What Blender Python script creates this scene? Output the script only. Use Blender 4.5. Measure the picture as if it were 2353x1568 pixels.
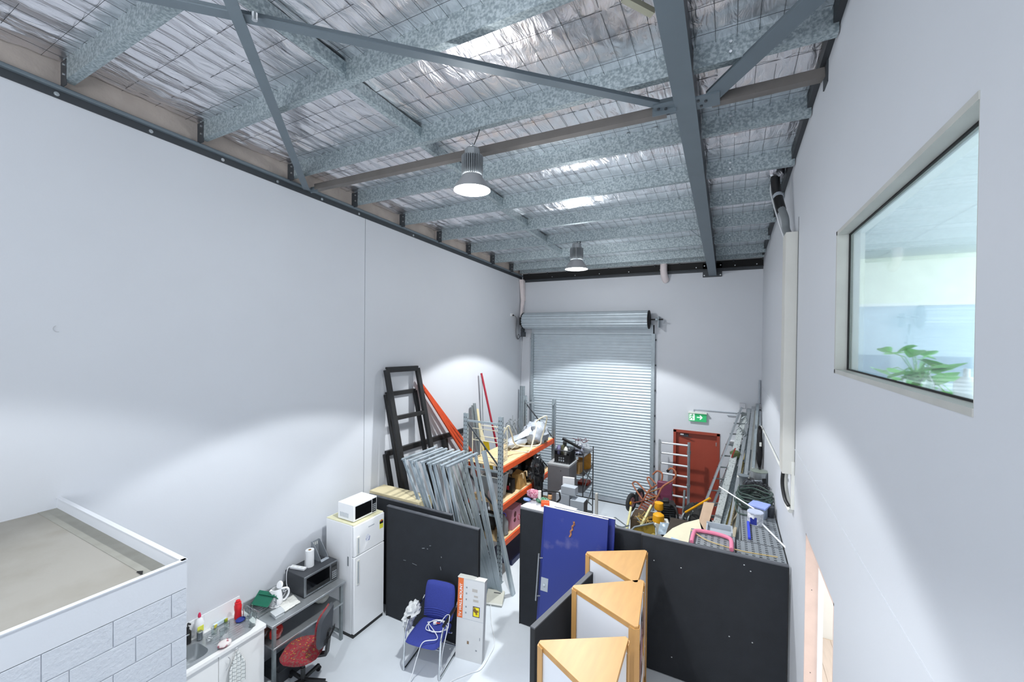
import bpy, math, random
from mathutils import Vector, Matrix, noise
random.seed(7)
R = math.radians
scn = bpy.context.scene
for o in list(bpy.data.objects): bpy.data.objects.remove(o)
COL = scn.collection

# ------------------------------------------------------------------ camera
EYE = 4.5
YAW, PITCH, ROLL = 0.482630, 0.00965812, 0.0100072
FPX = 952.357
fw = Vector((-math.sin(YAW), math.cos(YAW), 0)); rt = Vector((math.cos(YAW), math.sin(YAW), 0)); up = Vector((0, 0, 1))
f2 = fw*math.cos(PITCH) - up*math.sin(PITCH); u2 = up*math.cos(PITCH) + fw*math.sin(PITCH)
r3 = rt*math.cos(ROLL) + u2*math.sin(ROLL); u3 = u2*math.cos(ROLL) - rt*math.sin(ROLL)
cam_data = bpy.data.cameras.new('camera'); cam = bpy.data.objects.new('camera', cam_data); COL.objects.link(cam)
mw = Matrix((r3, u3, -f2)).transposed().to_4x4(); mw.translation = Vector((0, 0, EYE))
cam.matrix_world = mw
cam_data.sensor_width = 36.0; cam_data.lens = FPX/2353*36.0; cam_data.clip_start = 0.02; cam_data.clip_end = 200
scn.camera = cam
# ------------------------------------------------------------------ colour, world, lights
vs = scn.view_settings
vs.view_transform = 'Standard'; vs.look = 'None'; vs.gamma = 1.0; vs.exposure = 0.0; vs.use_curve_mapping = False
W = bpy.data.worlds.new('world'); scn.world = W; W.use_nodes = True
W.node_tree.nodes['Background'].inputs[0].default_value = (0.75, 0.85, 1.0, 1)
W.node_tree.nodes['Background'].inputs[1].default_value = 0.6
def light(name, kind, loc, power, rot=None, **kw):
    d = bpy.data.lights.new(name, kind); d.energy = power
    for k, v in kw.items(): setattr(d, k, v)
    o = bpy.data.objects.new(name, d); COL.objects.link(o); o.location = loc
    if rot is not None: o.rotation_euler = rot
    return o
LAMP1 = (-2.50, 3.80, 6.09); LAMP2 = (-2.85, 8.31, 5.93)
CONE = 2*math.atan(1.54)
COOL = (0.962, 0.985, 1.0)
light('lamp_beam', 'SPOT', (LAMP1[0], LAMP1[1], LAMP1[2]-0.03), 620, (0, R(-3.3), 0), spot_size=R(106), spot_blend=0.10, shadow_soft_size=0.10, color=COOL)
light('lamp_beam', 'SPOT', (LAMP2[0], LAMP2[1], LAMP2[2]-0.03), 840, (0, 0, 0), spot_size=CONE, spot_blend=0.10, shadow_soft_size=0.10, color=COOL)
light('lamp_beam', 'SPOT', (-2.50, .30, 6.17), 270, (0, 0, 0), spot_size=R(112), spot_blend=0.14, shadow_soft_size=0.10, color=COOL)
for _p, _w in ((LAMP1, 60), (LAMP2, 88), ((-2.5, .3, 6.2), 36)): light('lamp_spill', 'POINT', (_p[0], _p[1], _p[2]-.12), _w, shadow_soft_size=.16, color=COOL)
# fill light added behind the viewer, wide and soft, with no window modelled
light('front_fill', 'AREA', (-2.4, -3.85, 4.3), 245, (R(90), 0, 0), shape='RECTANGLE', size=6.0, size_y=4.2, color=(0.93, 0.96, 1.0))
# fill points added out of view to brighten the office, hall light behind the doorway
for _p in ((4.6, 1.6, 4.7), (5.2, 5.0, 4.7)): light('office_fill', 'POINT', _p, 330, shadow_soft_size=.3, color=(0.95, 1.0, 1.0))
light('hall_light', 'AREA', (2.4, 5.2, 2.75), 110, (0, 0, 0), shape='RECTANGLE', size=2.0, size_y=4.0, color=(1.0, 0.95, 0.9))

# ------------------------------------------------------------------ helpers
def ray(x, y):
    return r3*((x-1176.5)/FPX) - u3*((y-784)/FPX) + f2
def at(x, y, X=None, Y=None, Z=None):
    """a point of the photographed place on the plane X=, Y= or Z="""
    d = ray(x, y)
    k = X/d.x if X is not None else Y/d.y if Y is not None else (Z-EYE)/d.z
    return Vector((0, 0, EYE)) + d*k
def lin(h):
    h = h.lstrip('#'); c = [int(h[i:i+2], 16)/255 for i in (0, 2, 4)]
    return tuple((v/12.92 if v <= .04045 else ((v+.055)/1.055)**2.4) for v in c)
MATS = {}
def M(name, col, rough=0.5, metal=0.0, var=0.06, vscale=6.0, bump=0.0, bscale=40.0, stretch=(1, 1, 1), trans=0.0, coat=0.0, col2=None, thr=(0.45, 0.6), sub=0.0, alpha=1.0, emit=0.0, spec=0.5):
    """procedural principled material: base colour mottled by noise, optional second colour in patches, fine relief"""
    if name in MATS: return MATS[name]
    m = bpy.data.materials.new(name); m.use_nodes = True; nt = m.node_tree; N = nt.nodes; L = nt.links
    b = N['Principled BSDF']; c = lin(col) if isinstance(col, str) else col
    tc = N.new('ShaderNodeTexCoord'); mp = N.new('ShaderNodeMapping'); mp.inputs['Scale'].default_value = stretch
    L.new(tc.outputs['Object'], mp.inputs['Vector'])
    nz = N.new('ShaderNodeTexNoise'); nz.inputs['Scale'].default_value = vscale; nz.inputs['Detail'].default_value = 5
    L.new(mp.outputs[0], nz.inputs['Vector'])
    rp = N.new('ShaderNodeValToRGB')
    if col2:
        c2 = lin(col2); rp.color_ramp.elements[0].position = thr[0]; rp.color_ramp.elements[1].position = thr[1]
        rp.color_ramp.elements[0].color = (*c, 1); rp.color_ramp.elements[1].color = (*c2, 1)
    else:
        rp.color_ramp.elements[0].position = 0.3; rp.color_ramp.elements[1].position = 0.7
        rp.color_ramp.elements[0].color = (*[v*(1-var) for v in c], 1); rp.color_ramp.elements[1].color = (*[min(1, v*(1+var)) for v in c], 1)
    L.new(nz.outputs['Fac'], rp.inputs['Fac']); L.new(rp.outputs[0], b.inputs['Base Color'])
    b.inputs['Roughness'].default_value = rough; b.inputs['Metallic'].default_value = metal
    b.inputs['Transmission Weight'].default_value = trans; b.inputs['Coat Weight'].default_value = coat
    b.inputs['Specular IOR Level'].default_value = spec; b.inputs['Alpha'].default_value = alpha
    if sub: b.inputs['Subsurface Weight'].default_value = sub
    if emit:
        b.inputs['Emission Color'].default_value = (*c, 1); b.inputs['Emission Strength'].default_value = emit
    if bump:
        n2 = N.new('ShaderNodeTexNoise'); n2.inputs['Scale'].default_value = bscale; n2.inputs['Detail'].default_value = 4
        L.new(mp.outputs[0], n2.inputs['Vector'])
        bp = N.new('ShaderNodeBump'); bp.inputs['Strength'].default_value = bump; bp.inputs['Distance'].default_value = 0.02
        L.new(n2.outputs['Fac'], bp.inputs['Height']); L.new(bp.outputs[0], b.inputs['Normal'])
    MATS[name] = m; return m

class MB:
    def __init__(s): s.v = []; s.f = []
    def add(s, vs, fs):
        o = len(s.v); s.v += [Vector(p) for p in vs]; s.f += [tuple(i+o for i in f) for f in fs]; return s
    def box(s, c, d, rz=0.0, rot=None):
        hx, hy, hz = d[0]/2, d[1]/2, d[2]/2
        m = rot if rot is not None else Matrix.Rotation(rz, 3, 'Z')
        c = Vector(c)
        vs = [c + m @ Vector((x, y, z)) for x in (-hx, hx) for y in (-hy, hy) for z in (-hz, hz)]
        return s.add(vs, [(0, 1, 3, 2), (4, 6, 7, 5), (0, 4, 5, 1), (2, 3, 7, 6), (0, 2, 6, 4), (1, 5, 7, 3)])
    def span(s, a, b):
        a = Vector(a); b = Vector(b); return s.box((a+b)/2, tuple(abs(v) for v in (b-a)))
    def prof(s, p0, p1, poly, upv=(0, 0, 1)):
        """extrude a 2-D polygon (side, up) from p0 to p1"""
        p0 = Vector(p0); p1 = Vector(p1); d = (p1-p0).normalized(); u = Vector(upv)
        sd = d.cross(u); sd = sd.normalized() if sd.length > 1e-4 else Vector((1, 0, 0)); u = sd.cross(d).normalized()
        n = len(poly); vs = [p + sd*a + u*b for p in (p0, p1) for a, b in poly]
        fs = [(i, (i+1) % n, n+(i+1) % n, n+i) for i in range(n)] + [tuple(range(n))[::-1], tuple(range(n, 2*n))]
        return s.add(vs, fs)
    def bar(s, p0, p1, w, h, upv=(0, 0, 1)):
        return s.prof(p0, p1, [(-w/2, -h/2), (w/2, -h/2), (w/2, h/2), (-w/2, h/2)], upv)
    def tube(s, pts, r, n=8, closed=False, r2=None):
        pts = [Vector(p) for p in pts]; m = len(pts)
        t0 = (pts[1]-pts[0]).normalized(); a = Vector((0, 0, 1)) if abs(t0.z) < .9 else Vector((1, 0, 0))
        nrm = t0.cross(a).normalized(); vs = []
        for i, p in enumerate(pts):
            q0 = pts[(i-1) % m] if (closed or i) else p; q1 = pts[(i+1) % m] if (closed or i < m-1) else p
            t = (q1-q0); t = t.normalized() if t.length > 1e-9 else t0
            nrm = (nrm - t*nrm.dot(t)); nrm = nrm.normalized() if nrm.length > 1e-6 else t.orthogonal().normalized()
            bn = t.cross(nrm); rr = r if r2 is None else r + (r2-r)*i/(m-1)
            vs += [p + (nrm*math.cos(2*math.pi*k/n) + bn*math.sin(2*math.pi*k/n))*rr for k in range(n)]
        fs = []
        for i in range(m if closed else m-1):
            j = (i+1) % m
            fs += [(i*n+k, i*n+(k+1) % n, j*n+(k+1) % n, j*n+k) for k in range(n)]
        if not closed: fs += [tuple(range(n))[::-1], tuple(range((m-1)*n, m*n))]
        return s.add(vs, fs)
    def lathe(s, c, pr, n=24, axis=(0, 0, 1), sx=1.0, sy=1.0, cap=True):
        """profile [(radius, height)] turned round an axis through c"""
        c = Vector(c); q = Vector((0, 0, 1)).rotation_difference(Vector(axis)).to_matrix(); vs = []
        for r, z in pr: vs += [c + q @ Vector((r*math.cos(2*math.pi*k/n)*sx, r*math.sin(2*math.pi*k/n)*sy, z)) for k in range(n)]
        m = len(pr)
        fs = [(i*n+k, i*n+(k+1) % n, (i+1)*n+(k+1) % n, (i+1)*n+k) for i in range(m-1) for k in range(n)]
        if cap and pr[0][0] > 1e-5: fs.append(tuple(range(n))[::-1])
        if cap and pr[-1][0] > 1e-5: fs.append(tuple(range((m-1)*n, m*n)))
        return s.add(vs, fs)
    def prism(s, poly, vec):
        vec = Vector(vec); n = len(poly); a = [Vector(p) for p in poly]
        return s.add(a + [p+vec for p in a], [tuple(range(n))[::-1], tuple(range(n, 2*n))] + [(i, (i+1) % n, n+(i+1) % n, n+i) for i in range(n)])
    def grid(s, fn, nu, nv):
        vs = [fn(i/nu, j/nv) for i in range(nu+1) for j in range(nv+1)]
        return s.add(vs, [(i*(nv+1)+j, (i+1)*(nv+1)+j, (i+1)*(nv+1)+j+1, i*(nv+1)+j+1) for i in range(nu) for j in range(nv)])
    def blob(s, c, rad, n=10, amp=0.15, fr=3.0, seed=0, squash=None):
        """lumpy closed body (bag, cloth) with creases"""
        c = Vector(c); vs = []; fs = []; nu = n*2
        for i in range(n+1):
            th = math.pi*i/n
            for k in range(nu):
                ph = 2*math.pi*k/nu
                d = Vector((math.sin(th)*math.cos(ph), math.sin(th)*math.sin(ph), math.cos(th)))
                g = 1 + amp*noise.noise(d*fr + Vector((seed*3.1, seed, 0))) + amp*.5*noise.noise(d*fr*2.7 + Vector((seed, 5, seed)))
                p = Vector((d.x*rad[0]*g, d.y*rad[1]*g, d.z*rad[2]*g))
                if squash is not None: p.z = max(p.z, squash)
                vs.append(c+p)
        for i in range(n):
            for k in range(nu): fs.append((i*nu+k, (i+1)*nu+k, (i+1)*nu+(k+1) % nu, i*nu+(k+1) % nu))
        return s.add(vs, fs)
    def centre(s):
        xs = [p.x for p in s.v]; ys = [p.y for p in s.v]; zs = [p.z for p in s.v]
        return Vector(((min(xs)+max(xs))/2, (min(ys)+max(ys))/2, min(zs)))
WM = {}
def tag(o, label=None, cat=None, group=None, kind=None):
    if label: o['label'] = label
    if cat: o['category'] = cat
    if group: o['group'] = group
    if kind: o['kind'] = kind
    return o
def mesh_of(name, mb, mat, inv):
    me = bpy.data.meshes.new(name); me.from_pydata([inv @ p for p in mb.v], [], mb.f)
    me.materials.append(mat); me.update()
    me.shade_smooth(); me.set_sharp_from_angle(angle=R(38))
    return me
def part(name, mb, mat, parent, bevel=0.0, label=None, kind=None):
    w = WM[parent.name]; o = bpy.data.objects.new(name, mesh_of(name, mb, mat, w.inverted())); COL.objects.link(o)
    o.parent = parent; WM[o.name] = w
    if bevel: bev(o, bevel)
    if label: o['label'] = label
    if kind: o['kind'] = kind
    return o
def bev(o, w, seg=2):
    b = o.modifiers.new('bevel', 'BEVEL'); b.width = w; b.segments = seg; b.limit_method = 'ANGLE'; b.angle_limit = R(40)
def thing(name, label, cat, loc, rz=0.0, group=None):
    o = bpy.data.objects.new(name, None); COL.objects.link(o); o.empty_display_size = .1
    o.location = loc; o.rotation_euler = (0, 0, rz)
    WM[o.name] = Matrix.Translation(Vector(loc)) @ Matrix.Rotation(rz, 4, 'Z')
    return tag(o, label, cat, group)
def solo(name, mb, mat, label, cat, group=None, bevel=0.0, kind=None):
    c = mb.centre(); w = Matrix.Translation(c)
    o = bpy.data.objects.new(name, mesh_of(name, mb, mat, w.inverted())); COL.objects.link(o); o.location = c; WM[o.name] = w
    if bevel: bev(o, bevel)
    return tag(o, label, cat, group, kind)
def struct(name, mb, mat, bevel=0.0):
    o = bpy.data.objects.new(name, mesh_of(name, mb, mat, Matrix.Identity(4))); COL.objects.link(o); WM[o.name] = Matrix.Identity(4)
    if bevel: bev(o, bevel)
    o['kind'] = 'structure'; return o
def text_mb(s, size, origin, xdir, ydir, depth=0.0015, align='LEFT', bold=0.0):
    """flat lettering as thin geometry in the plane of xdir, ydir"""
    c = bpy.data.curves.new('t', 'FONT'); c.body = s; c.size = size; c.align_x = align; c.offset = bold*size; c.resolution_u = 3
    o = bpy.data.objects.new('t', c); COL.objects.link(o)
    me = o.to_mesh(); X = Vector(xdir).normalized(); Yv = Vector(ydir).normalized(); Zn = X.cross(Yv)
    mb = MB(); mb.add([Vector(origin) + X*v.co.x + Yv*v.co.y + Zn*depth for v in me.vertices], [tuple(p.vertices) for p in me.polygons])
    o.to_mesh_clear(); bpy.data.objects.remove(o); bpy.data.curves.remove(c); return mb
def arc(c, r, a0, a1, n, ax=(1, 0, 0), ay=(0, 0, 1)):
    c = Vector(c); ax = Vector(ax); ay = Vector(ay)
    return [c + ax*r*math.cos(R(a0+(a1-a0)*i/n)) + ay*r*math.sin(R(a0+(a1-a0)*i/n)) for i in range(n+1)]
def curve_pts(pts, n=8):
    """smooth path through points"""
    pts = [Vector(p) for p in pts]; out = []; P = [pts[0]] + pts + [pts[-1]]
    for i in range(1, len(P)-2):
        for k in range(n):
            t = k/n; a, b, c, d = P[i-1], P[i], P[i+1], P[i+2]
            out.append(0.5*((2*b) + (c-a)*t + (2*a-5*b+4*c-d)*t*t + (3*b-a-3*c+d)*t**3))
    out.append(pts[-1]); return out

# ------------------------------------------------------------------ materials
m_wall = M('painted_wall', '#ccd0d6', .55, var=.015, vscale=1.2, bump=.03, bscale=60)
m_floor = M('sealed_concrete_paint', '#dde4ea', .34, var=.05, vscale=1.5, bump=.03, bscale=25, coat=.1)
m_raw = M('raw_concrete', '#a89f98', .85, var=.12, vscale=3, bump=.2, bscale=30)
m_galv = M('galvanised_steel', '#87959a', .45, .4, vscale=44, col2='#b2bec2', thr=(.40, .62))
m_galv_f = M('bright_galvanised', '#a0adb6', .35, .55, vscale=6, col2='#ccd7de', thr=(.35, .65), stretch=(1, 1, .25))
m_galv_d = M('galvanised_post', '#9ba6ac', .5, .4, var=.1, vscale=20)
m_paint = M('grey_steel_paint', '#66727a', .5, .1, var=.04, vscale=4)
m_paint_d = M('dark_steel_and_shade', '#3a3f44', .5, .1, var=.06, vscale=4)
m_primer = M('brown_grey_primer', '#6e6a67', .6, .1, var=.08, vscale=5)
m_zinc = M('zinc_bolt', '#c8cdd0', .3, .9)
m_black = M('black_plastic', '#17181a', .45, var=.1)
m_blackm = M('black_matte', '#0f1011', .7)
m_white = M('white_enamel', '#f4f6f8', .3, var=.01, coat=.3)
m_whitep = M('white_plastic', '#e8eaec', .4, var=.01)
m_offw = M('aged_white', '#dfe0da', .5, var=.04, vscale=8)
m_panel = M('charcoal_panel_fabric', '#1f2329', .85, var=.12, vscale=5, bump=.12, bscale=180)
m_panel_e = M('panel_edge_trim', '#55585e', .6, var=.05)
m_orange = M('orange_rack_paint', '#e0551f', .45, var=.12, vscale=14)
m_mdf = M('particle_board', '#d9be92', .7, var=.07, vscale=30, bump=.05)
m_wood = M('pine', '#dccfa6', .6, var=.1, vscale=7, stretch=(1, 12, 1))
m_beech = M('orange_beech_laminate', '#c4965a', .42, var=.07, vscale=2.5, stretch=(6, 1, 1))
m_blue = M('blue_door_paint', '#22307e', .38, var=.05, vscale=3)
m_bluef = M('blue_chair_fabric', '#333f90', .85, var=.08, vscale=60, bump=.08, bscale=300)
m_chrome = M('chrome', '#d5d9dc', .12, 1.0, var=.02)
m_steel = M('brushed_stainless', '#b2b7ba', .36, .7, var=.06, vscale=10, stretch=(1, 20, 1))
m_alu = M('aluminium', '#b9c0c4', .38, .85, var=.08, vscale=15)
m_alu_d = M('weathered_aluminium', '#8f9799', .55, .6, var=.16, vscale=9)
m_red = M('red_door_paint', '#9a412f', .5, var=.05, vscale=3)
m_redp = M('red_plastic', '#d8202a', .4)
m_card = M('cardboard', '#b08a55', .85, var=.08, vscale=12)
m_glass = M('glass', '#eef4f4', .03, trans=1.0, var=0, spec=.5)
m_green = M('green_plastic', '#0e6b52', .35)
m_yellow = M('yellow_paint', '#e8a514', .45, var=.1)
m_rust = M('rusty_red_paint', '#7b3a31', .75, var=.2, vscale=22, col2='#b07a5a', thr=(.5, .62))
m_copper = M('worn_copper_paint', '#a8694c', .6, .2, var=.2, vscale=30)
m_rubber = M('rubber', '#2e3032', .8, var=.1)
m_cream = M('cream_steel', '#d0c6a8', .55, var=.06)
m_creamp = M('cream_tube_paint', '#e2dcc4', .45, var=.05)
m_pink = M('pink_pipe', '#e07f9c', .5, var=.04)
m_cable = M('white_cable', '#eceff2', .4)
m_grey = M('grey_metal_box', '#aab2ba', .45, var=.04)
m_dkgrey = M('dark_grey_plastic', '#33373c', .5, var=.05)
m_hose = M('green_hose', '#3d4f49', .5, var=.15, vscale=12)
# ================================================================== SETTING
XL, XR, YB, YF = -5.6, 0.683, 11.3, -4.0
def zp(y): return 6.79 - 0.0505*(y-2.65)          # purlin underside
def zf(y): return zp(y) + 0.205                    # roof foil
def zl(y): return 6.257 + 0.0455*(10.99-y)         # wall angle underside
def zr(y): return 6.045 + 0.075*(11.3-y) if y > 2.5 else 6.705+0.03*(2.5-y)   # rafter underside
floor = struct('floor', MB().span((XL-.3, YF, -.12), (4.2, YB+.4, 0)), m_floor)
# left wall: precast panels with recessed joints, bare concrete edge above the steel angle
wl = struct('wall_left', MB().prism([(XL-.2, YF, -.1), (XL-.2, YB+.2, -.1), (XL-.2, YB+.2, zf(YB+.2)), (XL-.2, YF, zf(YF))], (.17, 0, 0)), m_raw)
for a, b in ((YF, -.1), (-.088, 5.174), (5.186, YB)):
    part('wall_panel', MB().prism([(XL-.03, a, 0), (XL-.03, b, 0), (XL-.03, b, zl(b)+.08), (XL-.03, a, zl(a)+.08)], (.03, 0, 0)), m_wall, wl)
part('bare_concrete_band', MB().prism([(XL-.03, YF, zl(YF)+.08), (XL-.03, YB, zl(YB)+.08), (XL-.03, YB, zf(YB)), (XL-.03, YF, zf(YF))], (.02, 0, 0)), m_raw, wl, label='unpainted brownish concrete edge above the wall angle')
ring = MB()
for k in range(1): ring.tube(arc((XL+.003, 1.47, 4.535), .03, 110, 290, 10, (0, 1, 0), (0, 0, 1)), .002, 5)
part('wall_scar', ring, M('scar', '#b9bcc0', .7), wl)
# back wall with the roller-door opening and the recessed red door
DX0, DX1, DZ = -1.20, -0.20, 2.16
wb = struct('wall_back', MB().span((XL-.1, YB+.2, -.1), (-5.22, YB, 6.6)).span((-1.73, YB+.2, 0), (DX0, YB, 6.6)).span((DX1, YB+.2, 0), (XR+.1, YB, 6.6))
     .span((DX0, YB+.2, DZ), (DX1, YB, 6.6)).span((-5.22, YB+.2, 4.85), (-1.73, YB, 6.6)), m_wall)
# right wall: opening for the inner window and for the doorway
WY0, WY1, WZ0, WZ1 = 1.825, 3.76, 4.262, 5.285
OY0, OY1, OZ = 3.655, 4.87, 2.63
def rw(a, b, z0, z1): return MB().prism([(XR, a, z0), (XR, b, z0), (XR, b, z1 if z1 else zf(b)), (XR, a, z1 if z1 else zf(a))], (.14, 0, 0))
mbw = MB()
for a, b, z0, z1 in ((YF, WY0, 0, None), (WY0, WY1, WZ1, None), (WY1, YB+.2, OZ, None), (OY1, YB+.2, 0, OZ), (WY0, WY1, OZ, WZ0), (WY0, OY0, 0, OZ)):
    m_ = rw(a, b, z0, z1); mbw.add(m_.v, m_.f)
wr = struct('wall_right', mbw, m_wall)
# long joint bead at the upper-floor slab and short scratches of filler
part('joint_bead', MB().bar((XR-.001, -1, 3.245), (XR-.001, 7.0, 3.245), .004, .010), m_wall, wr)
part('joint_bead', MB().bar((XR-.002, 7.1, 3.40), (XR-.002, YB, 3.40), .004, .01), m_wall, wr)
struct('wall_front', MB().span((XL-.2, YF-.1, 0), (XR+.14, YF, 7.4)), m_wall)

# ---- ceiling: foil blanket sagging on safety mesh
nzx = 130
def foil(u, v):
    x = XL + (XR+.12-XL)*u; y = -1.0 + (YB+.15+1.0)*v
    pu = (x/.30) % 1; k = (y-2.66)/1.13 % 1
    sag = -.030*math.sin(math.pi*k)**.5
    pil = -.007*abs(math.sin(math.pi*x/.152))**.7 * (0.5+0.5*abs(math.sin(math.pi*(y-2.66)/.283)))
    lft = max(0, 1-(x-XL)/2.4)
    wr_ = (.010+.030*lft)*noise.noise(Vector((x*9, y*1.1, 0))) + (.002+.010*lft)*noise.noise(Vector((x*24, y*3, 3))) + .010*noise.noise(Vector((x*3, y*9, 7)))
    return Vector((x, y, min(zf(y)-.002, zf(y)+sag+pil+wr_*math.sin(math.pi*k)**.35 + .004)))
mfoil = bpy.data.materials.new('reflective_foil'); mfoil.use_nodes = True
_n = mfoil.node_tree; _b = _n.nodes['Principled BSDF']
_b.inputs['Metallic'].default_value = 1; _b.inputs['Roughness'].default_value = .30; _b.inputs['Base Color'].default_value = (.93, .92, .95, 1)
_tc = _n.nodes.new('ShaderNodeTexCoord'); _mp = _n.nodes.new('ShaderNodeMapping'); _mp.inputs['Scale'].default_value = (3.2, 1.0, 1)
_n.links.new(_tc.outputs['Object'], _mp.inputs[0])
_nz = _n.nodes.new('ShaderNodeTexNoise'); _nz.inputs['Scale'].default_value = 3.2; _nz.inputs['Detail'].default_value = 6; _nz.inputs['Distortion'].default_value = 1.6
_n.links.new(_mp.outputs[0], _nz.inputs[0])
_bp = _n.nodes.new('ShaderNodeBump'); _bp.inputs['Strength'].default_value = .45; _bp.inputs['Distance'].default_value = .035
_n.links.new(_nz.outputs[0], _bp.inputs['Height']); _n.links.new(_bp.outputs[0], _b.inputs['Normal'])
ceil = struct('ceiling', MB().grid(foil, 250, 300), mfoil)
part('roof_sheet', MB().prism([(XL-.2, YF, zf(YF)+.03), (XL-.2, YB+.2, zf(YB+.2)+.03), (XL-.2, YB+.2, zf(YB)+.1), (XL-.2, YF, zf(YF)+.1)], (XR-XL+.4, 0, 0)), m_galv_d, ceil)
part('rear_foil', MB().prism([(XL, YF, zf(YF)), (XL, -.98, zf(-.98)), (XL, -.98, zf(-.98)+.01), (XL, YF, zf(YF)+.01)], (XR-XL, 0, 0)), mfoil, ceil)
wires = MB(); yy = -.9
for i in range(1, 42):
    x = XL + .152*i
    if x < XR: wires.prof((x, -.98, zf(-.98)-.034), (x, YB-.1, zf(YB-.1)-.034), [(-.0016, 0), (.0016, 0), (0, .003)])
while yy < YB-.1:
    k = (yy-2.66)/1.13 % 1
    if .06 < k < .94: wires.prof((XL+.02, yy, zf(yy)-.037), (XR-.02, yy, zf(yy)-.037), [(-.0016, 0), (.0016, 0), (0, .003)])
    yy += .2825
part('safety_mesh', wires, M('mesh_wire', '#4a4c4f', .5, .6), ceil, kind='stuff')

# ---- inner window in the right wall and the office behind it
XG = XR+.075
win = struct('window_1', MB().prism([(XG, WY0, WZ0), (XG, WY1, WZ0), (XG, WY1, WZ1), (XG, WY0, WZ1)], (.008, 0, 0)), m_glass)
fr = MB(); e = .028
m_rev = M('window_reveal', '#b7b8b3', .5)
for a, b in (((XR+.0, WY0, WZ0), (XR+.10, WY0+.004, WZ1)), ((XR-.004, WY1-e, WZ0), (XR+.10, WY1, WZ1)), ((XR-.004, WY0, WZ0), (XR+.10, WY1, WZ0+e)), ((XR-.004, WY0, WZ1-e), (XR+.10, WY1, WZ1))): fr.span(a, b)
part('window_frame', fr, m_rev, win)
gk = MB(); g = e+.008
for a, b in (((XG-.012, WY1-g, WZ0+e), (XG-.001, WY1-e, WZ1-e)), ((XG-.012, WY0+e, WZ0+e), (XG-.001, WY1-e, WZ0+g)), ((XG-.012, WY0+e, WZ1-g), (XG-.001, WY1-e, WZ1-e))): gk.span(a, b)
part('glazing_seal', gk, m_blackm, win)
m_off = M('office_white', '#eef2f2', .6, var=.01); m_offb = M('office_bluish_wall', '#c5d6e2', .6, var=.02)
OX0, OX1, OYa, OYb, OFZ, OCZ = XR+.14, 6.6, -1.5, 8.2, 3.05, 5.75
struct('floor_office', MB().span((OX0, OYa, OFZ-.15), (OX1, OYb, OFZ)), M('office_carpet', '#8f979c', .9))
oc = struct('ceiling_office', MB().span((OX0, OYa, OCZ+.06), (OX1, OYb, OCZ+.1)), m_off)
tiles = []
for i in range(5):
    for j in range(8):
        part('ceiling_tile', MB().span((OX0+i*1.16+.006, OYa+j*1.21+.006, OCZ), (OX0+(i+1)*1.16-.006, OYa+(j+1)*1.21-.006, OCZ+.04)), m_off, oc)
struct('wall_office_far', MB().span((OX0, OYb, OFZ), (OX1, OYb+.1, 5.9)), m_offb)
struct('wall_office_right', MB().span((OX1, OYa, OFZ), (OX1+.1, OYb, 5.9)), m_offb)
struct('wall_office_near', MB().span((OX0, OYa-.1, OFZ), (OX1, OYa, 5.9)), m_offb)
struct('trim_1', MB().span((OX0, OYb-.06, 5.02), (OX1, OYb, 5.06)), m_off)
struct('trim_2', MB().span((OX0, OYb-.05, 5.06), (OX1, OYb, 5.75)), M('bulkhead_cream', '#e9efe2', .6))
# ---- doorway to the hall
jm = M('pink_jamb', '#e6cfc4', .6)  # pinkish colour of the doorway reveal
struct('wall_hall_far', MB().span((XR+.14, 7.7, 0), (4.1, 7.8, 2.9)), m_off)
struct('wall_hall_right', MB().span((4.0, 2.0, 0), (4.1, 9.0, 2.9)), m_off)
struct('wall_hall_near', MB().span((XR+.14, 2.0, 0), (4.1, 2.1, 2.9)), m_off)
hf = struct('floor_hall', MB().span((XR+.14, 2.0, .0), (4.1, 9.0, .006)), M('pale_oak_floor', '#c9b39c', .5))
mpl = M('oak_plank', '#d2c5bb', .5, var=.05, vscale=4, stretch=(8, 1, 1))
for i in range(17):
    for j in range(3):
        part('plank', MB().span((XR+.145+i*.19, 2.1+j*1.86, .006), (XR+.145+(i+1)*.19-.004, 2.1+(j+1)*1.86-.005, .014)), mpl, hf)
struct('ceiling_hall', MB().span((XR+.14, 2.0, 2.82), (4.1, 9.0, 2.9)), m_off)
d2 = struct('door_2', MB().span((XR-.0, OY1-.02, 0), (XR+.14, OY1, OZ)).span((XR, OY0, 0), (XR+.14, OY0+.02, OZ)).span((XR, OY0, OZ-.02), (XR+.14, OY1, OZ)), jm)
part('stop_bead', MB().span((XR+.10, OY1-.035, 0), (XR+.14, OY1-.02, OZ-.02)), m_off, d2)
part('screw', MB().lathe((XR+.05, OY1-.021, 2.1), [(.004, 0), (.004, .002)], 8, (0, -1, 0)).lathe((XR+.05, OY1-.021, 1.3), [(.004, 0), (.004, .002)], 8, (0, -1, 0)), m_paint_d, d2)

# ================================================================== ROOF STEEL
ang = thing('wall_angle', 'long grey painted steel angle bolted along the top of the left wall', 'beam', (XL+.05, 4, zl(4)))
part('angle_leg', MB().prof((XL, YF, zl(YF)), (XL, YB, zl(YB)), [(0, 0), (.012, 0), (.012, .075), (0, .075)]), m_paint_d, ang)
part('angle_flange', MB().prof((XL, YF, zl(YF)), (XL, YB, zl(YB)), [(0, .075), (.045, .078), (.055, .088), (.055, .105), (.045, .115), (0, .118)]), m_paint, ang)
for x, y in ((130, 203), (347, 291), (512, 358), (638, 410), (740, 452), (825, 487), (950, 540)):
    p = at(x, y, X=XL+.013)
    part('bolt', MB().lathe((XL+.012, p.y, zl(p.y)+.035), [(.02, 0), (.02, .004), (.010, .004), (.010, .014)], 10, (1, 0, 0)), m_zinc, ang)
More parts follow.
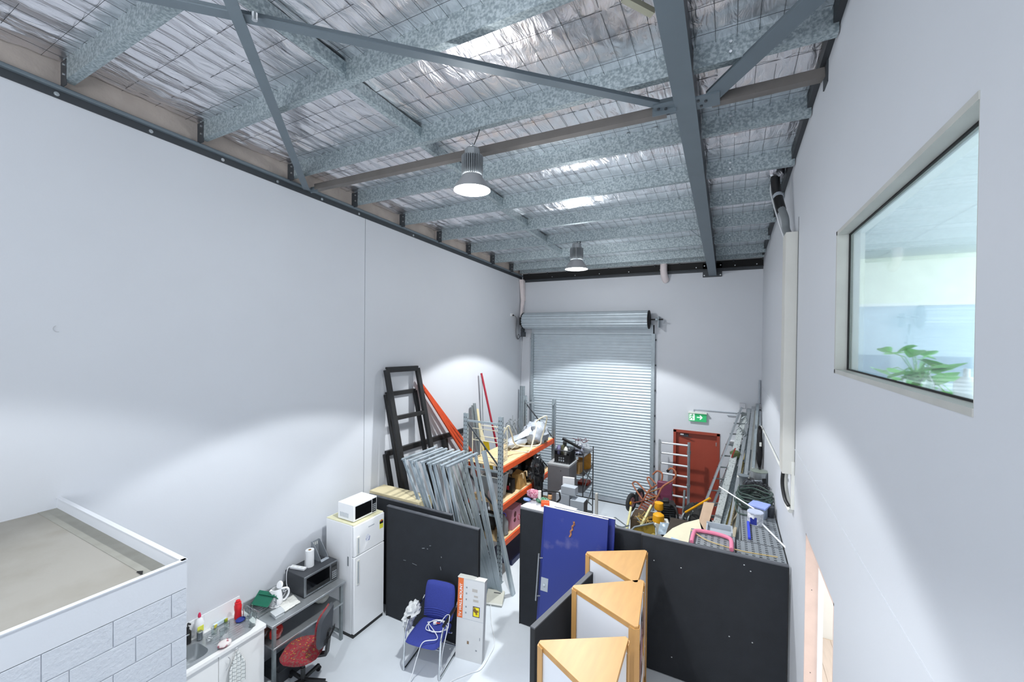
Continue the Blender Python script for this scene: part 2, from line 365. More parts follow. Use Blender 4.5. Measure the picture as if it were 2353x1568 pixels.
# rafter
RX0, RX1 = -.465, -.29
ra = thing('rafter', 'wide grey painted steel rafter running along the roof to the back wall', 'beam', ((RX0+RX1)/2, 11.3, 6.0))
pts = [-1.0, 2.5, 4, 6, 8, 10, YB-.02]
rm = MB(); vs_ = []
for y in pts: vs_ += [(RX0, y, zr(y)), (RX1, y, zr(y)), (RX1, y, zr(y)+.012), (RX0, y, zr(y)+.012)]
fs_ = [(i*4+k, i*4+(k+1) % 4, (i+1)*4+(k+1) % 4, (i+1)*4+k) for i in range(len(pts)-1) for k in range(4)] + [(3, 2, 1, 0), tuple(range(len(vs_)-4, len(vs_)))]
rm.add(vs_, fs_); part('bottom_flange', rm, m_paint, ra)
rm = MB(); vs_ = []
for y in pts: vs_ += [(RX0+.012, y, zr(y)+.012), (RX1-.012, y, zr(y)+.012), (RX1-.012, y, zp(y)+.19), (RX0+.012, y, zp(y)+.19)]
rm.add(vs_, fs_); part('web', rm, m_paint_d, ra)  # darker grey paints in the shaded side of the rafter
part('end_plate', MB().span((-.60, YB-.03, 6.02), (-.175, YB-.005, 6.36)), m_paint_d, ra)
for x in (-.565, -.21):
    for z in (6.065, 6.30): part('bolt', MB().lathe((x, YB-.03, z), [(.016, 0), (.016, .006), (.009, .006), (.009, .018)], 8, (0, -1, 0)), m_zinc, ra)
part('gusset_plate', MB().span((-.64, 3.93, 6.60), (-.44, 4.14, 6.615)).span((-.66, 4.02, 6.56), (-.45, 4.035, 6.70)), m_paint, ra)
part('gusset_plate', MB().span((-.31, 3.95, 6.60), (-.10, 4.16, 6.615)), m_paint, ra)
for x, y in ((-.60, 3.98), (-.54, 4.0), (-.59, 4.09), (-.53, 4.1)): part('bolt', MB().lathe((x, y, 6.60), [(.014, 0), (.014, .012)], 6, (0, 0, -1)), m_paint_d, ra)
for x, y in ((-.27, 4.0), (-.21, 4.03), (-.25, 4.1)): part('bolt', MB().lathe((x, y, 6.60), [(.014, 0), (.014, .012)], 6, (0, 0, -1)), m_paint_d, ra)
# purlins: lipped Z sections, one each side of the rafter, with end cleats and bolts
ZP = [(-.038, 0), (.038, 0), (.038, .004), (-.034, .004), (-.034, .196), (.0, .196), (.0, .2), (-.038, .2)]
ordi = ['first', 'second', 'third', 'fourth', 'fifth', 'sixth', 'seventh', 'eighth', 'ninth', 'tenth', 'eleventh']
ys = [-.73, .40, 1.53, 2.66, 3.79, 4.92, 6.05, 7.18, 8.31, 9.44, 10.50]
def zpoly(y, x0, x1):
    return MB().prof((x1, y, zp(y)), (x0, y, zp(y)), ZP)
for i, y in enumerate(ys):
    nb = len(ys)-1-i
    for side, (x0, x1) in (('left', (XL+.06, RX0+.004)), ('right', (RX1-.004, XR-.01))):
        t = thing('purlin', 'galvanised roof purlin on the %s side of the rafter, %s from the back wall' % (side, ordi[nb]), 'purlin', ((x0+x1)/2, y, zp(y)), 0, 'roof purlins')
        part('purlin_section', zpoly(y, x0, x1), m_galv, t)
        if side == 'left':
            part('cleat', MB().span((XL+.005, y-.034-.006, zp(y)-.05), (XL+.14, y-.034, zp(y)+.19)), m_paint_d, t)
            for dz in (.05, .14): part('bolt', MB().lathe((XL+.10, y-.04, zp(y)+dz), [(.012, 0), (.012, .014)], 6, (0, -1, 0)), m_zinc, t)
        else:
            [part('bolt', MB().lathe((-.02, y-.04, zp(y)+dz), [(.012, 0), (.012, .014)], 6, (0, -1, 0)), m_zinc, t) for dz in (.06, .14)]
# bridging between the purlins
bx = lambda y: -3.13 - .075*(y-2.2)
for i in range(len(ys)-1):
    y0, y1 = ys[i]+.04, ys[i+1]-.04; x = bx((y0+y1)/2)
    t = thing('bridging', 'short channel bridging two purlins, %s from the back wall' % ordi[len(ys)-2-i], 'bridging', (x, (y0+y1)/2, zp(y1)), 0, 'purlin bridging pieces')
    part('channel', MB().prof((x, y0, zp(y0)+.05), (x, y1, zp(y1)+.05), [(-.035, 0), (.035, 0), (.035, .12), (.030, .12), (.030, .005), (-.030, .005), (-.030, .12), (-.035, .12)]), m_galv, t)
    part('end_tab', MB().span((x-.03, y1-.004, zp(y1)+.03), (x+.03, y1+.002, zp(y1)+.17)), m_galv_d, t)
# bracing in the bay: crossing angles, struts
def angle(name, p0, p1, w, h, mat, label):
    mb = MB().prof(p0, p1, [(-w/2, 0), (w/2, 0), (w/2, h), (w/2-.008, h), (w/2-.008, .008), (-w/2, .008)])
    return solo(name, mb, mat, label, 'brace')
ZB = 6.60
NL = Vector((XL+.10, 4.02, ZB)); NR = Vector((RX0-.06, 4.02, ZB+.015))
cx = at(585, 40, Z=ZB+.05)
angle('roof_brace', NR+Vector((-.04, -.02, 0)), (XL+.12, cx.y*2-4.02, ZB+.16), .085, .085, m_paint, 'grey angle brace running from the rafter joint across to the upper left')
angle('roof_brace', NL+Vector((.0, -.04, .02)), (RX0-.1, cx.y*2-4.02, ZB+.11), .085, .085, m_paint, 'grey angle brace rising from the left wall joint to the top edge')
solo('brace_bolt', MB().lathe((cx.x, cx.y, ZB+.03), [(.018, 0), (.018, .05)], 8), m_zinc, 'bolt where the two roof braces cross', 'bolt')
strut = thing('roof_strut', 'brownish grey steel strut spanning from the left wall to the rafter', 'strut', ((NL.x+NR.x)/2, 4.05, ZB))
part('strut_section', MB().prof((NL.x+.12, 4.06, ZB+.02), (NR.x-.02, 4.08, ZB-.03), [(-.045, 0), (.045, 0), (.045, .08), (.037, .08), (.037, .008), (-.045, .008)]), m_primer, strut)
part('end_lug', MB().span((NL.x+.02, 4.03, ZB-.01), (NL.x+.16, 4.045, ZB+.07)), m_paint, strut)
s2 = thing('roof_strut', 'short brownish grey strut between the rafter and the right wall', 'strut', (.2, 4.2, ZB))
part('strut_section', MB().prof((-.16, 4.14, ZB+.0), (XR-.02, 4.25, ZB+.06), [(-.045, 0), (.045, 0), (.045, .08), (.037, .08), (.037, .008), (-.045, .008)]), m_primer, s2)
part('wall_plate', MB().span((XR-.010, 4.17, ZB+.0), (XR, 4.33, ZB+.19)), m_paint_d, s2)
b3 = solo('roof_brace', MB().prof((-.2, 4.06, ZB-.0), (XR-.05, 3.12, ZB+.14), [(-.075, 0), (.075, 0), (.075, .012), (.006, .012), (.006, .10), (-.006, .10), (-.006, .012), (-.075, .012)]), m_paint, 'broad grey tee brace from the rafter up to the right wall', 'brace')
sb = solo('timber_batten', MB().bar(at(1432, -6, Z=6.9), at(1500, 30, Z=6.86), .05, .04), M('dull_batten', '#aaa996', .7), 'pale batten beside the rafter at the top edge of the roof', 'batten')
for x0, lbl in ((-.72, 'left'), (.0, 'right')):
    y = 8.31
    solo('fly_brace', MB().bar((RX0+.01 if x0 < -.3 else RX1-.01, y-.12, zr(y)+.03), (x0, y, zp(y)+.06), .035, .006), m_galv_d, 'thin fly brace from the rafter to a purlin, %s of the rafter' % lbl, 'brace')
# back wall steel: channel, white infill with brackets
bb = thing('back_wall_beam', 'dark steel channel across the top of the back wall', 'beam', (-2.5, YB, 6.2))
part('channel_web', MB().span((XL+.05, YB-.03, 6.215), (XR, YB, 6.40)), m_blackm, bb)
part('bottom_flange', MB().span((XL+.05, YB-.10, 6.20), (XR, YB, 6.215)).span((XL+.12, YB-.015, 6.15), (XR, YB-.001, 6.20)), m_paint_d, bb)
for x in (-4.6, -3.9, -3.2, -2.4, -1.6, -.75, .1, .55): part('bolt', MB().lathe((x, YB-.03, 6.27), [(.014, 0), (.014, .015)], 6, (0, -1, 0)), m_zinc, bb)
part('flashing', MB().span((XL+.05, YB-.12, 6.40), (XR, YB-.07, 6.48)), m_whitep, bb, label='white flashing strip between the brackets')
part('top_rail', MB().span((XL+.05, YB-.16, 6.485), (XR, YB-.12, 6.505)), m_paint_d, bb)
for i in range(11):
    x = XL+.25+i*.60
    if abs(x+.38) > .12: part('bracket', MB().prism([(x, YB-.20, 6.49), (x, YB-.06, 6.36), (x, YB-.05, 6.40), (x, YB-.17, 6.50)], (.035, 0, 0)), m_paint_d, bb)
part('eave_purlin', MB().prof((XR, YB-.22, zp(YB)+.04), (XL+.05, YB-.22, zp(YB)+.04), ZP), m_galv, bb)

struct('gap_shade_strip', MB().prism([(XR-.045, YF, zf(YF)-.14), (XR-.045, YB, zf(YB)-.14), (XR-.045, YB, zf(YB)), (XR-.045, YF, zf(YF))], (.045, 0, 0)), M('gap_shade_dark', '#3b3e42', .5, .4))  # dark strip painted in for the shadow gap along the right wall top
# high-bay lamps
m_emit = bpy.data.materials.new('lamp_lens'); m_emit.use_nodes = True
_b = m_emit.node_tree.nodes['Principled BSDF']; _b.inputs['Emission Color'].default_value = (.96, .99, 1, 1); _b.inputs['Emission Strength'].default_value = 14
m_fin = M('lamp_aluminium', '#9da2a6', .45, .3, var=.04)
m_shade = M('lamp_shade_frosted', '#a9abae', .5, .2)
def lamp(P, s, label, ytop):
    x, y, z = P
    t = thing('high_bay_light', label, 'lamp', (x, y, z), 0, 'high bay lights')
    part('shade', MB().lathe((x, y, z), [(.200*s, 0), (.203*s, .006*s), (.180*s, .05*s), (.120*s, .13*s), (.105*s, .16*s), (.100*s, .16*s), (.115*s, .13*s), (.175*s, .05*s), (.196*s, .008*s)], 40, cap=False), m_shade, t)
    part('lens', MB().lathe((x, y, z+.006*s), [(0.0001, 0), (.194*s, 0), (.194*s, .003)], 40), m_emit, t)
    part('collar', MB().lathe((x, y, z+.155*s), [(.075*s, 0), (.075*s, .02*s)], 30), m_chrome, t)
    fin = MB().lathe((x, y, z+.17*s), [(.07*s, 0), (.07*s, .20*s)], 24)
    for k in range(30):
        a = 2*math.pi*k/30; c, sn = math.cos(a), math.sin(a)
        fin.box((x+c*.092*s, y+sn*.092*s, z+.27*s), (.05*s, .005*s, .20*s), a)
    part('heat_sink', fin, m_fin, t)
    part('driver_box', MB().lathe((x, y, z+.37*s), [(.085*s, 0), (.085*s, .07*s), (.07*s, .085*s), (.01, .09*s)], 8), m_fin, t)
    part('hook', MB().tube(arc((x, y, z+.475*s), .022*s, -60, 240, 12), .006*s, 6, True), m_chrome, t)
    zt = zp(ytop)
    ch = MB(); n = max(2, int((zt-(z+.50*s))/.03))
    for sx in (-.02, .012):
        for k in range(n):
            zz = z+.50*s+(zt-z-.5*s)*k/n
            ch.tube(arc((x+sx*(k/n), y, zz+.012), .009, 0, 360, 6, (1, 0, 0) if k % 2 else (0, 1, 0)), .002, 4)
    part('chain', ch, m_zinc, t)
    part('power_cord', MB().tube(curve_pts([(x, y, z+.46*s), (x+.05, y, z+.55*s), (x+.08, y, zt-.03), (x+.09, y, zt+.03)]), .005, 6), m_black, t)
lamp(LAMP1, 1.0, 'nearer high bay light with a frosted shade, hung in the middle of the room', 3.79)
lamp(LAMP2, 1.18, 'farther high bay light with a frosted shade, hung near the back wall', 8.31)
# ================================================================== ROLLER DOOR
rx0, rx1 = -5.17, -1.77
m_rol = M('roller_curtain', '#bcc7ce', .48, .12, var=.04, vscale=5)
m_drum = M('drum_curtain', '#b4bfc6', .45, .3, var=.05)
rd = struct('door_1', MB().span((-5.22, YB+.05, 0), (-1.73, YB+.08, 4.9)), m_blackm)
def cur(u, v):
    x = rx0 + (rx1-rx0)*u; z = .12 + 4.75*v
    return Vector((x, YB-.03-.012*math.sin(2*math.pi*z/.077), z))
part('roller_curtain', MB().grid(cur, 1, 62*8), m_rol, rd)
part('bottom_rail', MB().span((rx0, YB-.06, .03), (rx1, YB-.01, .14)), m_grey, rd)
part('bottom_seal', MB().span((rx0, YB-.055, 0), (rx1, YB-.02, .03)), m_blackm, rd)
for a, b, l in ((-5.24, -5.16, 'l'), (-1.79, -1.70, 'r')):
    g_ = part('door_guide', MB().span((a, YB-.09, 0), (b, YB-.005, 4.62)), m_galv_d, rd)
    for k in range(7): part('guide_bolt', MB().box((a-.01 if l == 'l' else b+.01, YB-.03, .5+k*.66), (.03, .05, .04)), m_paint_d, g_)
DZc = 4.98; DYc = YB-.30
dr = MB(); n = 140
prd = []
for k in range(n):
    a = 2*math.pi*k/n; r = .222+.011*math.sin(18*2*math.pi*k/n); prd.append((r*math.cos(a), r*math.sin(a)))
dr.prof((-5.36, DYc, DZc), (-1.82, DYc, DZc), prd)
part('roller_drum', dr, m_drum, rd)
part('curtain_drop', MB().prism([(rx0-.05, YB-.075, 4.86), (rx0-.05, YB-.10, 4.86), (rx0-.05, YB-.06, 4.60), (rx0-.05, YB-.03, 4.60)], (rx1-rx0+.07, 0, 0)), m_rol, rd)
for x in (-5.38, -1.83):
    part('drum_wheel', MB().lathe((x, DYc, DZc), [(.24, 0), (.24, .02), (.20, .02), (.20, .03), (.0001, .03)], 32, (1, 0, 0)), m_blackm, rd)
part('axle', MB().tube([(-5.50, DYc, DZc), (-5.36, DYc, DZc)], .03, 10).tube([(-1.83, DYc, DZc), (-1.48, DYc, DZc)], .018, 10), m_blackm, rd)
part('wall_bracket', MB().span((-1.60, DYc-.03, DZc-.20), (-1.585, YB, DZc+.08)).lathe((-1.66, DYc, DZc), [(.04, 0), (.04, .05)], 12, (1, 0, 0)), m_galv_d, rd)
part('wall_bracket', MB().span((-5.47, DYc-.1, DZc-.12), (-5.455, YB, DZc+.1)), m_blackm, rd)
part('chain_hoist', MB().lathe((-5.42, DYc-.02, DZc-.27), [(.09, 0), (.09, .05), (.04, .05), (.04, .07)], 20, (1, 0, 0)).box((-5.39, DYc, DZc-.40), (.12, .1, .14)), m_paint_d, rd)
part('hand_chain', MB().tube([(-5.42, DYc-.03, DZc-.45), (-5.41, DYc-.03, DZc-.62), (-5.40, DYc-.03, DZc-.45)], .006, 5).tube([(-5.41, DYc-.03, DZc-.55), (-5.50, DYc, 1.6)], .003, 4), m_paint_d, rd)
# cable to the socket on the left wall
so = thing('wall_socket', 'small white socket with a looped black cable, high beside the roller door', 'socket', (XL+.02, 10.68, 5.13))
part('socket_plate', MB().box((XL+.012, 10.62, 5.14), (.024, .12, .08)), m_whitep, so, .004)
part('plug', MB().box((XL+.04, 10.67, 5.13), (.035, .04, .04)), m_black, so, .004)
part('cable', MB().tube(curve_pts([(XL+.05, 10.68, 5.13), (XL+.05, 10.86, 5.05), (XL+.03, 10.88, 4.7), (XL+.03, 10.92, 4.5), (XL+.04, 11.0, 4.44), (XL+.05, 11.08, 4.5), (XL+.05, 11.02, 4.58), (XL+.05, 10.93, 4.52), (XL+.05, 11.0, 4.45), (XL+.09, 11.1, 4.55), (XL+.12, 11.1, 4.6)]), .006, 6), m_black, so)
# downpipe cover in the corner and stub pipe
dp = thing('corner_duct', 'pinkish white tapering plastic duct in the top left back corner', 'duct', (-5.5, 11.2, 4.9))
part('duct_upper', MB().prism([(XL+.01, YB-.2, 6.22), (XL+.13, YB-.2, 6.22), (XL+.13, YB-.12, 5.6), (XL+.03, YB-.12, 5.6)], (0, .12, 0)), M('pinkish_pvc', '#e2d8d8', .5), dp)
part('duct_lower', MB().prism([(XL+.03, YB-.12, 5.62), (XL+.13, YB-.12, 5.62), (XL+.11, YB-.3, 4.88), (XL+.08, YB-.3, 4.88)], (0, .08, 0)), M('pinkish_pvc', '#e2d8d8', .5), dp)
solo('pvc_elbow', MB().tube(curve_pts([(-1.50, YB-.15, 6.46), (-1.50, YB-.16, 6.25), (-1.49, YB-.14, 6.12), (-1.47, YB-.03, 6.02), (-1.46, YB, 6.0)]), .085, 18), M('pinkish_pvc', '#e2d8d8', .5), 'thick pinkish white pipe elbow entering the back wall below the beam', 'pipe')
# ---- red fire door
d3 = struct('door_3', MB().span((DX0+.02, YB+.09, .0), (DX1-.02, YB+.14, DZ-.02)), m_red)
part('door_frame', MB().span((DX0-.03, YB-.02, 0), (DX0+.035, YB+.14, DZ+.02)).span((DX1-.035, YB-.02, 0), (DX1+.03, YB+.14, DZ+.02)).span((DX0-.03, YB-.02, DZ-.035), (DX1+.03, YB+.14, DZ+.03)), m_red, d3)
cl = part('door_closer', MB().box((DX0+.22, YB+.06, DZ-.10), (.20, .06, .05)), m_paint_d, d3, .004)
part('closer_arm', MB().bar((DX0+.22, YB+.04, DZ-.13), (DX0+.40, YB+.0, DZ-.14), .02, .008).bar((DX0+.40, YB, DZ-.14), (DX0+.18, YB+.05, DZ-.14), .02, .008), m_paint_d, cl)
part('closer_cap', MB().box((DX0+.17, YB+.025, DZ-.085), (.08, .006, .03)), m_white, cl)
part('door_hinge', MB().box((DX1-.05, YB+.085, 1.9), (.02, .02, .09)).box((DX1-.05, YB+.085, .4), (.02, .02, .09)), m_steel, d3)
# ---- exit sign
ex = thing('exit_sign', 'green and white running man exit sign above the red door', 'sign', (-.67, YB-.06, 2.45))
part('sign_housing', MB().box((-.67, YB-.06, 2.665), (.42, .12, .03)), m_offw, ex, .004)
sgm = M('exit_green', '#2fae6b', .3, emit=.25, var=.01)
part('sign_panel', MB().box((-.67, YB-.06, 2.55), (.40, .022, .205)), sgm, ex)
wm = M('exit_white', '#e9f7ee', .3, emit=.4, var=0)
yq = YB-.073
pic = MB()
pic.prism([(-.86, yq, 2.46), (-.86, yq, 2.64), (-.855, yq, 2.64), (-.855, yq, 2.46)], (0, .001, 0))
pic.prism([(-.85, yq, 2.47), (-.735, yq, 2.47), (-.735, yq, 2.635), (-.85, yq, 2.635)], (0, .001, 0))
part('pictogram_door', pic, wm, ex)
man = MB(); yq2 = yq-.0015
man.lathe((-.785, yq2, 2.615), [(.0001, 0), (.012, 0)], 10, (0, -1, 0))
for a, b in (((-.79, 2.60), (-.80, 2.545)), ((-.80, 2.545), (-.775, 2.52)), ((-.775, 2.52), (-.78, 2.485)), ((-.80, 2.545), (-.83, 2.52)), ((-.83, 2.52), (-.845, 2.49)), ((-.79, 2.595), (-.76, 2.575)), ((-.79, 2.595), (-.825, 2.58)), ((-.825, 2.58), (-.84, 2.56))):
    man.bar((a[0], yq2, a[1]), (b[0], yq2, b[1]), .001, .016, (1, 0, 0))
part('pictogram_man', man, sgm, ex)
part('arrow', MB().prism([(-.685, yq, 2.542), (-.60, yq, 2.542), (-.625, yq, 2.505), (-.605, yq, 2.495), (-.555, yq, 2.553), (-.605, yq, 2.612), (-.625, yq, 2.60), (-.60, yq, 2.565), (-.685, yq, 2.565)], (0, .001, 0)), wm, ex)
cd = thing('conduit', 'thin grey conduit from the exit sign to the right corner', 'conduit', (-.3, YB-.02, 2.72))
part('pipe', MB().tube([(-.76, YB-.02, 2.69), (-.76, YB-.02, 2.735), (.25, YB-.02, 2.735)], .012, 8), m_grey, cd)
part('conduit_box', MB().box((.08, YB-.02, 2.66), (.20, .03, .02)), m_grey, cd)
solo('corner_pipe', MB().tube([(XR-.04, YB-.04, 1.2), (XR-.04, YB-.04, 3.55)], .022, 8), m_grey, 'thin grey vertical pipe in the back right corner', 'pipe')
solo('door_hood', MB().prism([(.0, YB, 2.03), (0, YB-.10, 2.03), (0, YB-.12, 2.06), (0, YB, 2.07)], (.18, 0, 0)), m_whitep, 'small white plastic ledge on the back wall right of the red door', 'bracket')
# ---- trunking and pipes on the right wall
tk = thing('cable_trunking', 'tall cream steel trunking on the right wall left of the window', 'trunking', (XR-.05, 6.1, 3.0))
TY0, TY1 = 5.70, 6.0
part('trunk_cover', MB().span((XR-.12, TY0, 2.95), (XR-.0, TY1, 5.74)), M('trunking_paint', '#cfcfc9', .5, var=.02), tk, .004)
part('trunk_seam', MB().span((XR-.002, TY0-.02, 2.95), (XR+.0, TY0, 5.9)), m_paint_d, tk)
cv = at(1822, 1078, X=XR-.06)
part('curved_conduit', MB().tube(curve_pts([(XR-.06, 5.93, 3.02), (XR-.07, 5.95, 2.80), (XR-.06, 5.92, 2.66), (XR-.04, 5.82, 2.56), (XR-.02, 5.74, 2.52)]), .035, 10), m_offw, tk)
part('black_cable', MB().tube(curve_pts([(XR-.09, 5.83, 3.0), (XR-.10, 5.86, 2.80), (XR-.08, 5.80, 2.64), (XR-.05, 5.72, 2.58)]), .02, 8), m_black, tk)
part('side_channel', MB().span((XR-.03, 5.69, 2.55), (XR, 5.73, 3.1)), m_offw, tk)
pp = thing('insulated_pipes', 'black and grey insulated pipes dropping from the roof into the trunking', 'pipes', (XR-.1, 6.0, 5.7))
part('insulated_pipe', MB().tube(curve_pts([(XR-.16, 6.55, 6.72), (XR-.17, 6.50, 6.6), (XR-.15, 6.35, 6.35), (XR-.12, 6.25, 6.15)]), .055, 12), m_black, pp)
part('grey_pipe', MB().tube(curve_pts([(XR-.12, 6.25, 6.17), (XR-.09, 6.12, 6.0), (XR-.08, 6.08, 5.85), (XR-.06, 5.9, 5.72)]), .042, 12), M('grey_foam', '#7d8386', .6), pp)
part('white_cable', MB().tube(curve_pts([(XR-.20, 6.58, 6.66), (XR-.22, 6.52, 6.5), (XR-.19, 6.38, 6.25), (XR-.14, 6.2, 5.95), (XR-.10, 6.05, 5.74)]), .009, 6), m_cable, pp)
part('tape_band', MB().tube([(XR-.152, 6.36, 6.37), (XR-.143, 6.33, 6.33)], .058, 12), m_grey, pp)
part('foil_collar', MB().blob((XR-.16, 6.56, 6.74), (.10, .12, .12), 8, .4, 4, 3), mfoil, pp)
dg = solo('sloping_cable', MB().tube([(XR-.02, 10.9, 2.55), (XR-.02, 9.4, 2.62), (XR-.02, 6.2, 2.75)], .014, 6), m_offw, 'thin white cable running along the right wall to the trunking foot', 'cable')
# ================================================================== MASONRY BLOCK ROOM
BX, BY, BT = -3.30, 1.49, 2.935
m_blk = M('white_painted_block', '#c3c8cf', .6, var=.02, vscale=5, bump=.25, bscale=45)
m_mort = M('painted_mortar', '#c8ccd3', .7, var=.02)
bk = struct('wall_block_room', MB().span((BX-.14, YF, 0), (BX-.006, BY-.008, 2.74)).span((XL, BY-.14, 0), (BX-.02, BY-.012, 2.74)), m_mort)
part('cap_band', MB().span((BX-.03, YF, 2.745), (BX, BY, BT)).span((XL, BY-.025, 2.745), (BX-.03, BY, BT)).span((BX-.14, YF, 2.60), (BX-.03, BY-.03, 2.78)), m_wall, bk)
part('coping_edge', MB().span((XL, BY-.03, BT), (BX, BY+.004, BT+.006)).span((BX-.03, YF, BT), (BX+.004, BY, BT+.006)), m_wall, bk)
rows = 17; H_ = .1645
for r_ in range(rows):
    z1 = 2.74 - r_*H_; z0 = z1-H_+.006
    cuts = [1.488]; y = 1.488
    first = (.09 if r_ % 2 == 0 else .28)
    y -= first; cuts.append(y)
    while y > -.4: y -= .2985; cuts.append(y)
    for a, b in zip(cuts[1:], cuts[:-1]):
        part('block', MB().span((BX-.05, a+.005, z0), (BX, b, z1)), m_blk, bk, .002)
        # far face bricks are turned away from the viewer
deck = struct('floor_block_roof', MB().span((XL, YF, 2.78), (BX-.03, BY-.025, 2.84)), M('dusty_deck', '#95938d', .85, vscale=1.6, col2='#86837a', thr=(.42, .66), bump=.05))
part('gutter_strip', MB().span((XL, BY-.15, 2.84), (BX-.03, BY-.025, 2.843)), M('gutter_grey', '#8a8a83', .85, var=.1), deck)
part('leaf', MB().prism([(-3.62, 1.33, 2.8445), (-3.58, 1.345, 2.85), (-3.55, 1.33, 2.8445)], (0, .008, .002)), m_blackm, deck)
# ================================================================== KITCHEN CORNER
WX = -5.035; WZ = .90; KY0, KY1 = 1.52, 3.135
m_top = M('white_laminate', '#e6e7e6', .35, var=.01)
su = thing('sink_unit', 'white sink cabinet with laminate worktop beside the block room', 'cabinet', (-5.32, 2.35, 0))
bx0, bx1, by0, by1 = -5.47, -5.15, 2.02, 2.57
part('cabinet_body', MB().span((XL+.01, KY0, 0), (XL+.03, KY1-.02, WZ-.035)).span((XL+.01, KY1-.04, 0), (WX-.03, KY1-.02, WZ-.035)).span((XL+.01, KY0, .08), (WX-.05, KY1-.02, .10)), m_whitep, su)
for a, b in ((KY0, 2.06), (2.065, 2.595), (2.60, 3.11)):
    part('cabinet_door', MB().span((WX-.05, a, .10), (WX-.03, b, WZ-.045)), m_top, su, .002)
part('kick_board', MB().span((WX-.10, KY0, 0), (WX-.085, KY1-.02, .10)), m_dkgrey, su)
wt = MB().span((XL+.005, KY0, WZ-.035), (bx0, KY1, WZ)).span((bx1, KY0, WZ-.035), (WX-.03, KY1, WZ)).span((bx0, KY0, WZ-.035), (bx1, by0, WZ)).span((bx0, by1, WZ-.035), (bx1, KY1, WZ))
cnr = [(WX-.03, KY0, WZ-.035), (WX, KY0, WZ-.035)] + [(WX-.03+.03*math.cos(R(a)), KY1-.03+.03*math.sin(R(a)), WZ-.035) for a in range(0, 91, 15)]
wt.prism(cnr, (0, 0, .035))
part('worktop', wt, m_top, su)
part('splash_tiles', MB().span((XL+.003, KY0, WZ+.001), (XL+.013, KY1-.02, 1.10)), M('glossy_white_tile', '#eceef0', .15, var=.0, coat=.5), su)
for y in (1.9, 2.3, 2.7): part('grout_line', MB().span((XL+.013, y, WZ+.001), (XL+.0135, y+.003, 1.10)), m_mort, su)
sk = thing('steel_sink', 'stainless inset sink with a grooved drainer, left of the steel bench', 'sink', (-5.31, 2.5, WZ))
def rrect(x0, x1, y0, y1, r, z, n=6):
    out = []
    for cx_, cy_, a0 in ((x1-r, y1-r, 0), (x0+r, y1-r, 90), (x0+r, y0+r, 180), (x1-r, y0+r, 270)):
        out += [(cx_+r*math.cos(R(a0+90*k/n)), cy_+r*math.sin(R(a0+90*k/n)), z) for k in range(n+1)]
    return out
rim = MB(); o_ = rrect(-5.53, -5.10, 1.95, 3.06, .12, WZ+.004); i_ = rrect(bx0+.003, bx1-.003, by0+.003, by1-.003, .09, WZ+.004)
n_ = len(o_); o2 = [(x, y, WZ+.0005) for x, y, z in o_]
rim.add(o_+i_+o2, [(k, (k+1) % n_, n_+(k+1) % n_, n_+k) for k in range(n_)] + [(k, 2*n_+k, 2*n_+(k+1) % n_, (k+1) % n_) for k in range(n_)])
part('sink_rim', rim, m_steel, sk)
bas = MB(); lv = []
for dz, sh in ((.004, 0), (-.02, .004), (-.12, .012), (-.15, .03), (-.16, .06)):
    lv.append(rrect(bx0+.003+sh, bx1-.003-sh, by0+.003+sh, by1-.003-sh, max(.03, .09-sh*.4), WZ+dz))
vs_ = [p for l in lv for p in l]
bas.add(vs_, [(i*n_+k, (i+1)*n_+k, (i+1)*n_+(k+1) % n_, i*n_+(k+1) % n_) for i in range(len(lv)-1) for k in range(n_)] + [tuple(range((len(lv)-1)*n_, len(lv)*n_))])
part('basin', bas, m_steel, sk)
part('drain_hole', MB().lathe((-5.31, 2.3, WZ-.158), [(.03, 0), (.03, .003), (.02, .003), (.015, .001)], 16), m_chrome, sk)
for k in range(9):
    x = -5.475+k*.042
    part('drainer_rib', MB().prof((x, 2.64, WZ+.003), (x, 2.98-.03*abs(k-4)**1.2*.4, WZ+.003), [(-.006, 0), (-.003, .005), (.003, .005), (.006, 0)]), m_steel, sk)
tp = thing('mixer_tap', 'chrome mixer tap at the back of the steel sink', 'tap', (-5.49, 2.42, WZ))
part('tap_body', MB().lathe((-5.49, 2.42, WZ+.004), [(.028, 0), (.028, .01), (.02, .02), (.02, .10), (.012, .12)], 16), m_chrome, tp)
part('spout', MB().tube(curve_pts([(-5.49, 2.42, WZ+.07), (-5.42, 2.40, WZ+.12), (-5.35, 2.37, WZ+.12), (-5.34, 2.365, WZ+.10)]), .011, 10), m_chrome, tp)
part('tap_lever', MB().bar((-5.49, 2.42, WZ+.125), (-5.44, 2.48, WZ+.15), .02, .01), m_chrome, tp, .003)
def bottle(x, y, z, prof, mat, name, label, capprof=None, capmat=None, n=18, capname='cap', extra=None, sx=1, cat='bottle', bodyname='body'):
    t = thing(name, label, cat, (x, y, z))
    part(bodyname, MB().lathe((x, y, z), prof, n, sx=sx), mat, t)
    if capprof: part(capname, MB().lathe((x, y, z), capprof, n), capmat, t)
    return t
b_ = bottle(-5.52, 2.50, WZ+.005, [(.032, 0), (.034, .01), (.034, .13), (.014, .16), (.014, .17)], m_black, 'soap_dispenser', 'black pump bottle at the left rear of the sink', [(.015, .17), (.017, .185), (.006, .19), (.006, .23)], m_black, capname='pump')
part('nozzle', MB().bar((-5.52, 2.50, WZ+.238), (-5.48, 2.51, WZ+.232), .014, .012), m_black, b_)
b_ = bottle(-5.54, 2.63, WZ+.005, [(.045, 0), (.048, .01), (.048, .15), (.03, .20), (.014, .215), (.014, .225)], m_whitep, 'detergent_bottle', 'white detergent bottle with a red cap and yellow label, behind the sink', [(.016, .225), (.016, .25), (.008, .275)], M('pink_red_cap', '#d5305c', .4), sx=.7)
part('bottle_label', MB().box((-5.505, 2.625, WZ+.10), (.004, .065, .07)), M('lime_label', '#dfe35a', .5), b_)
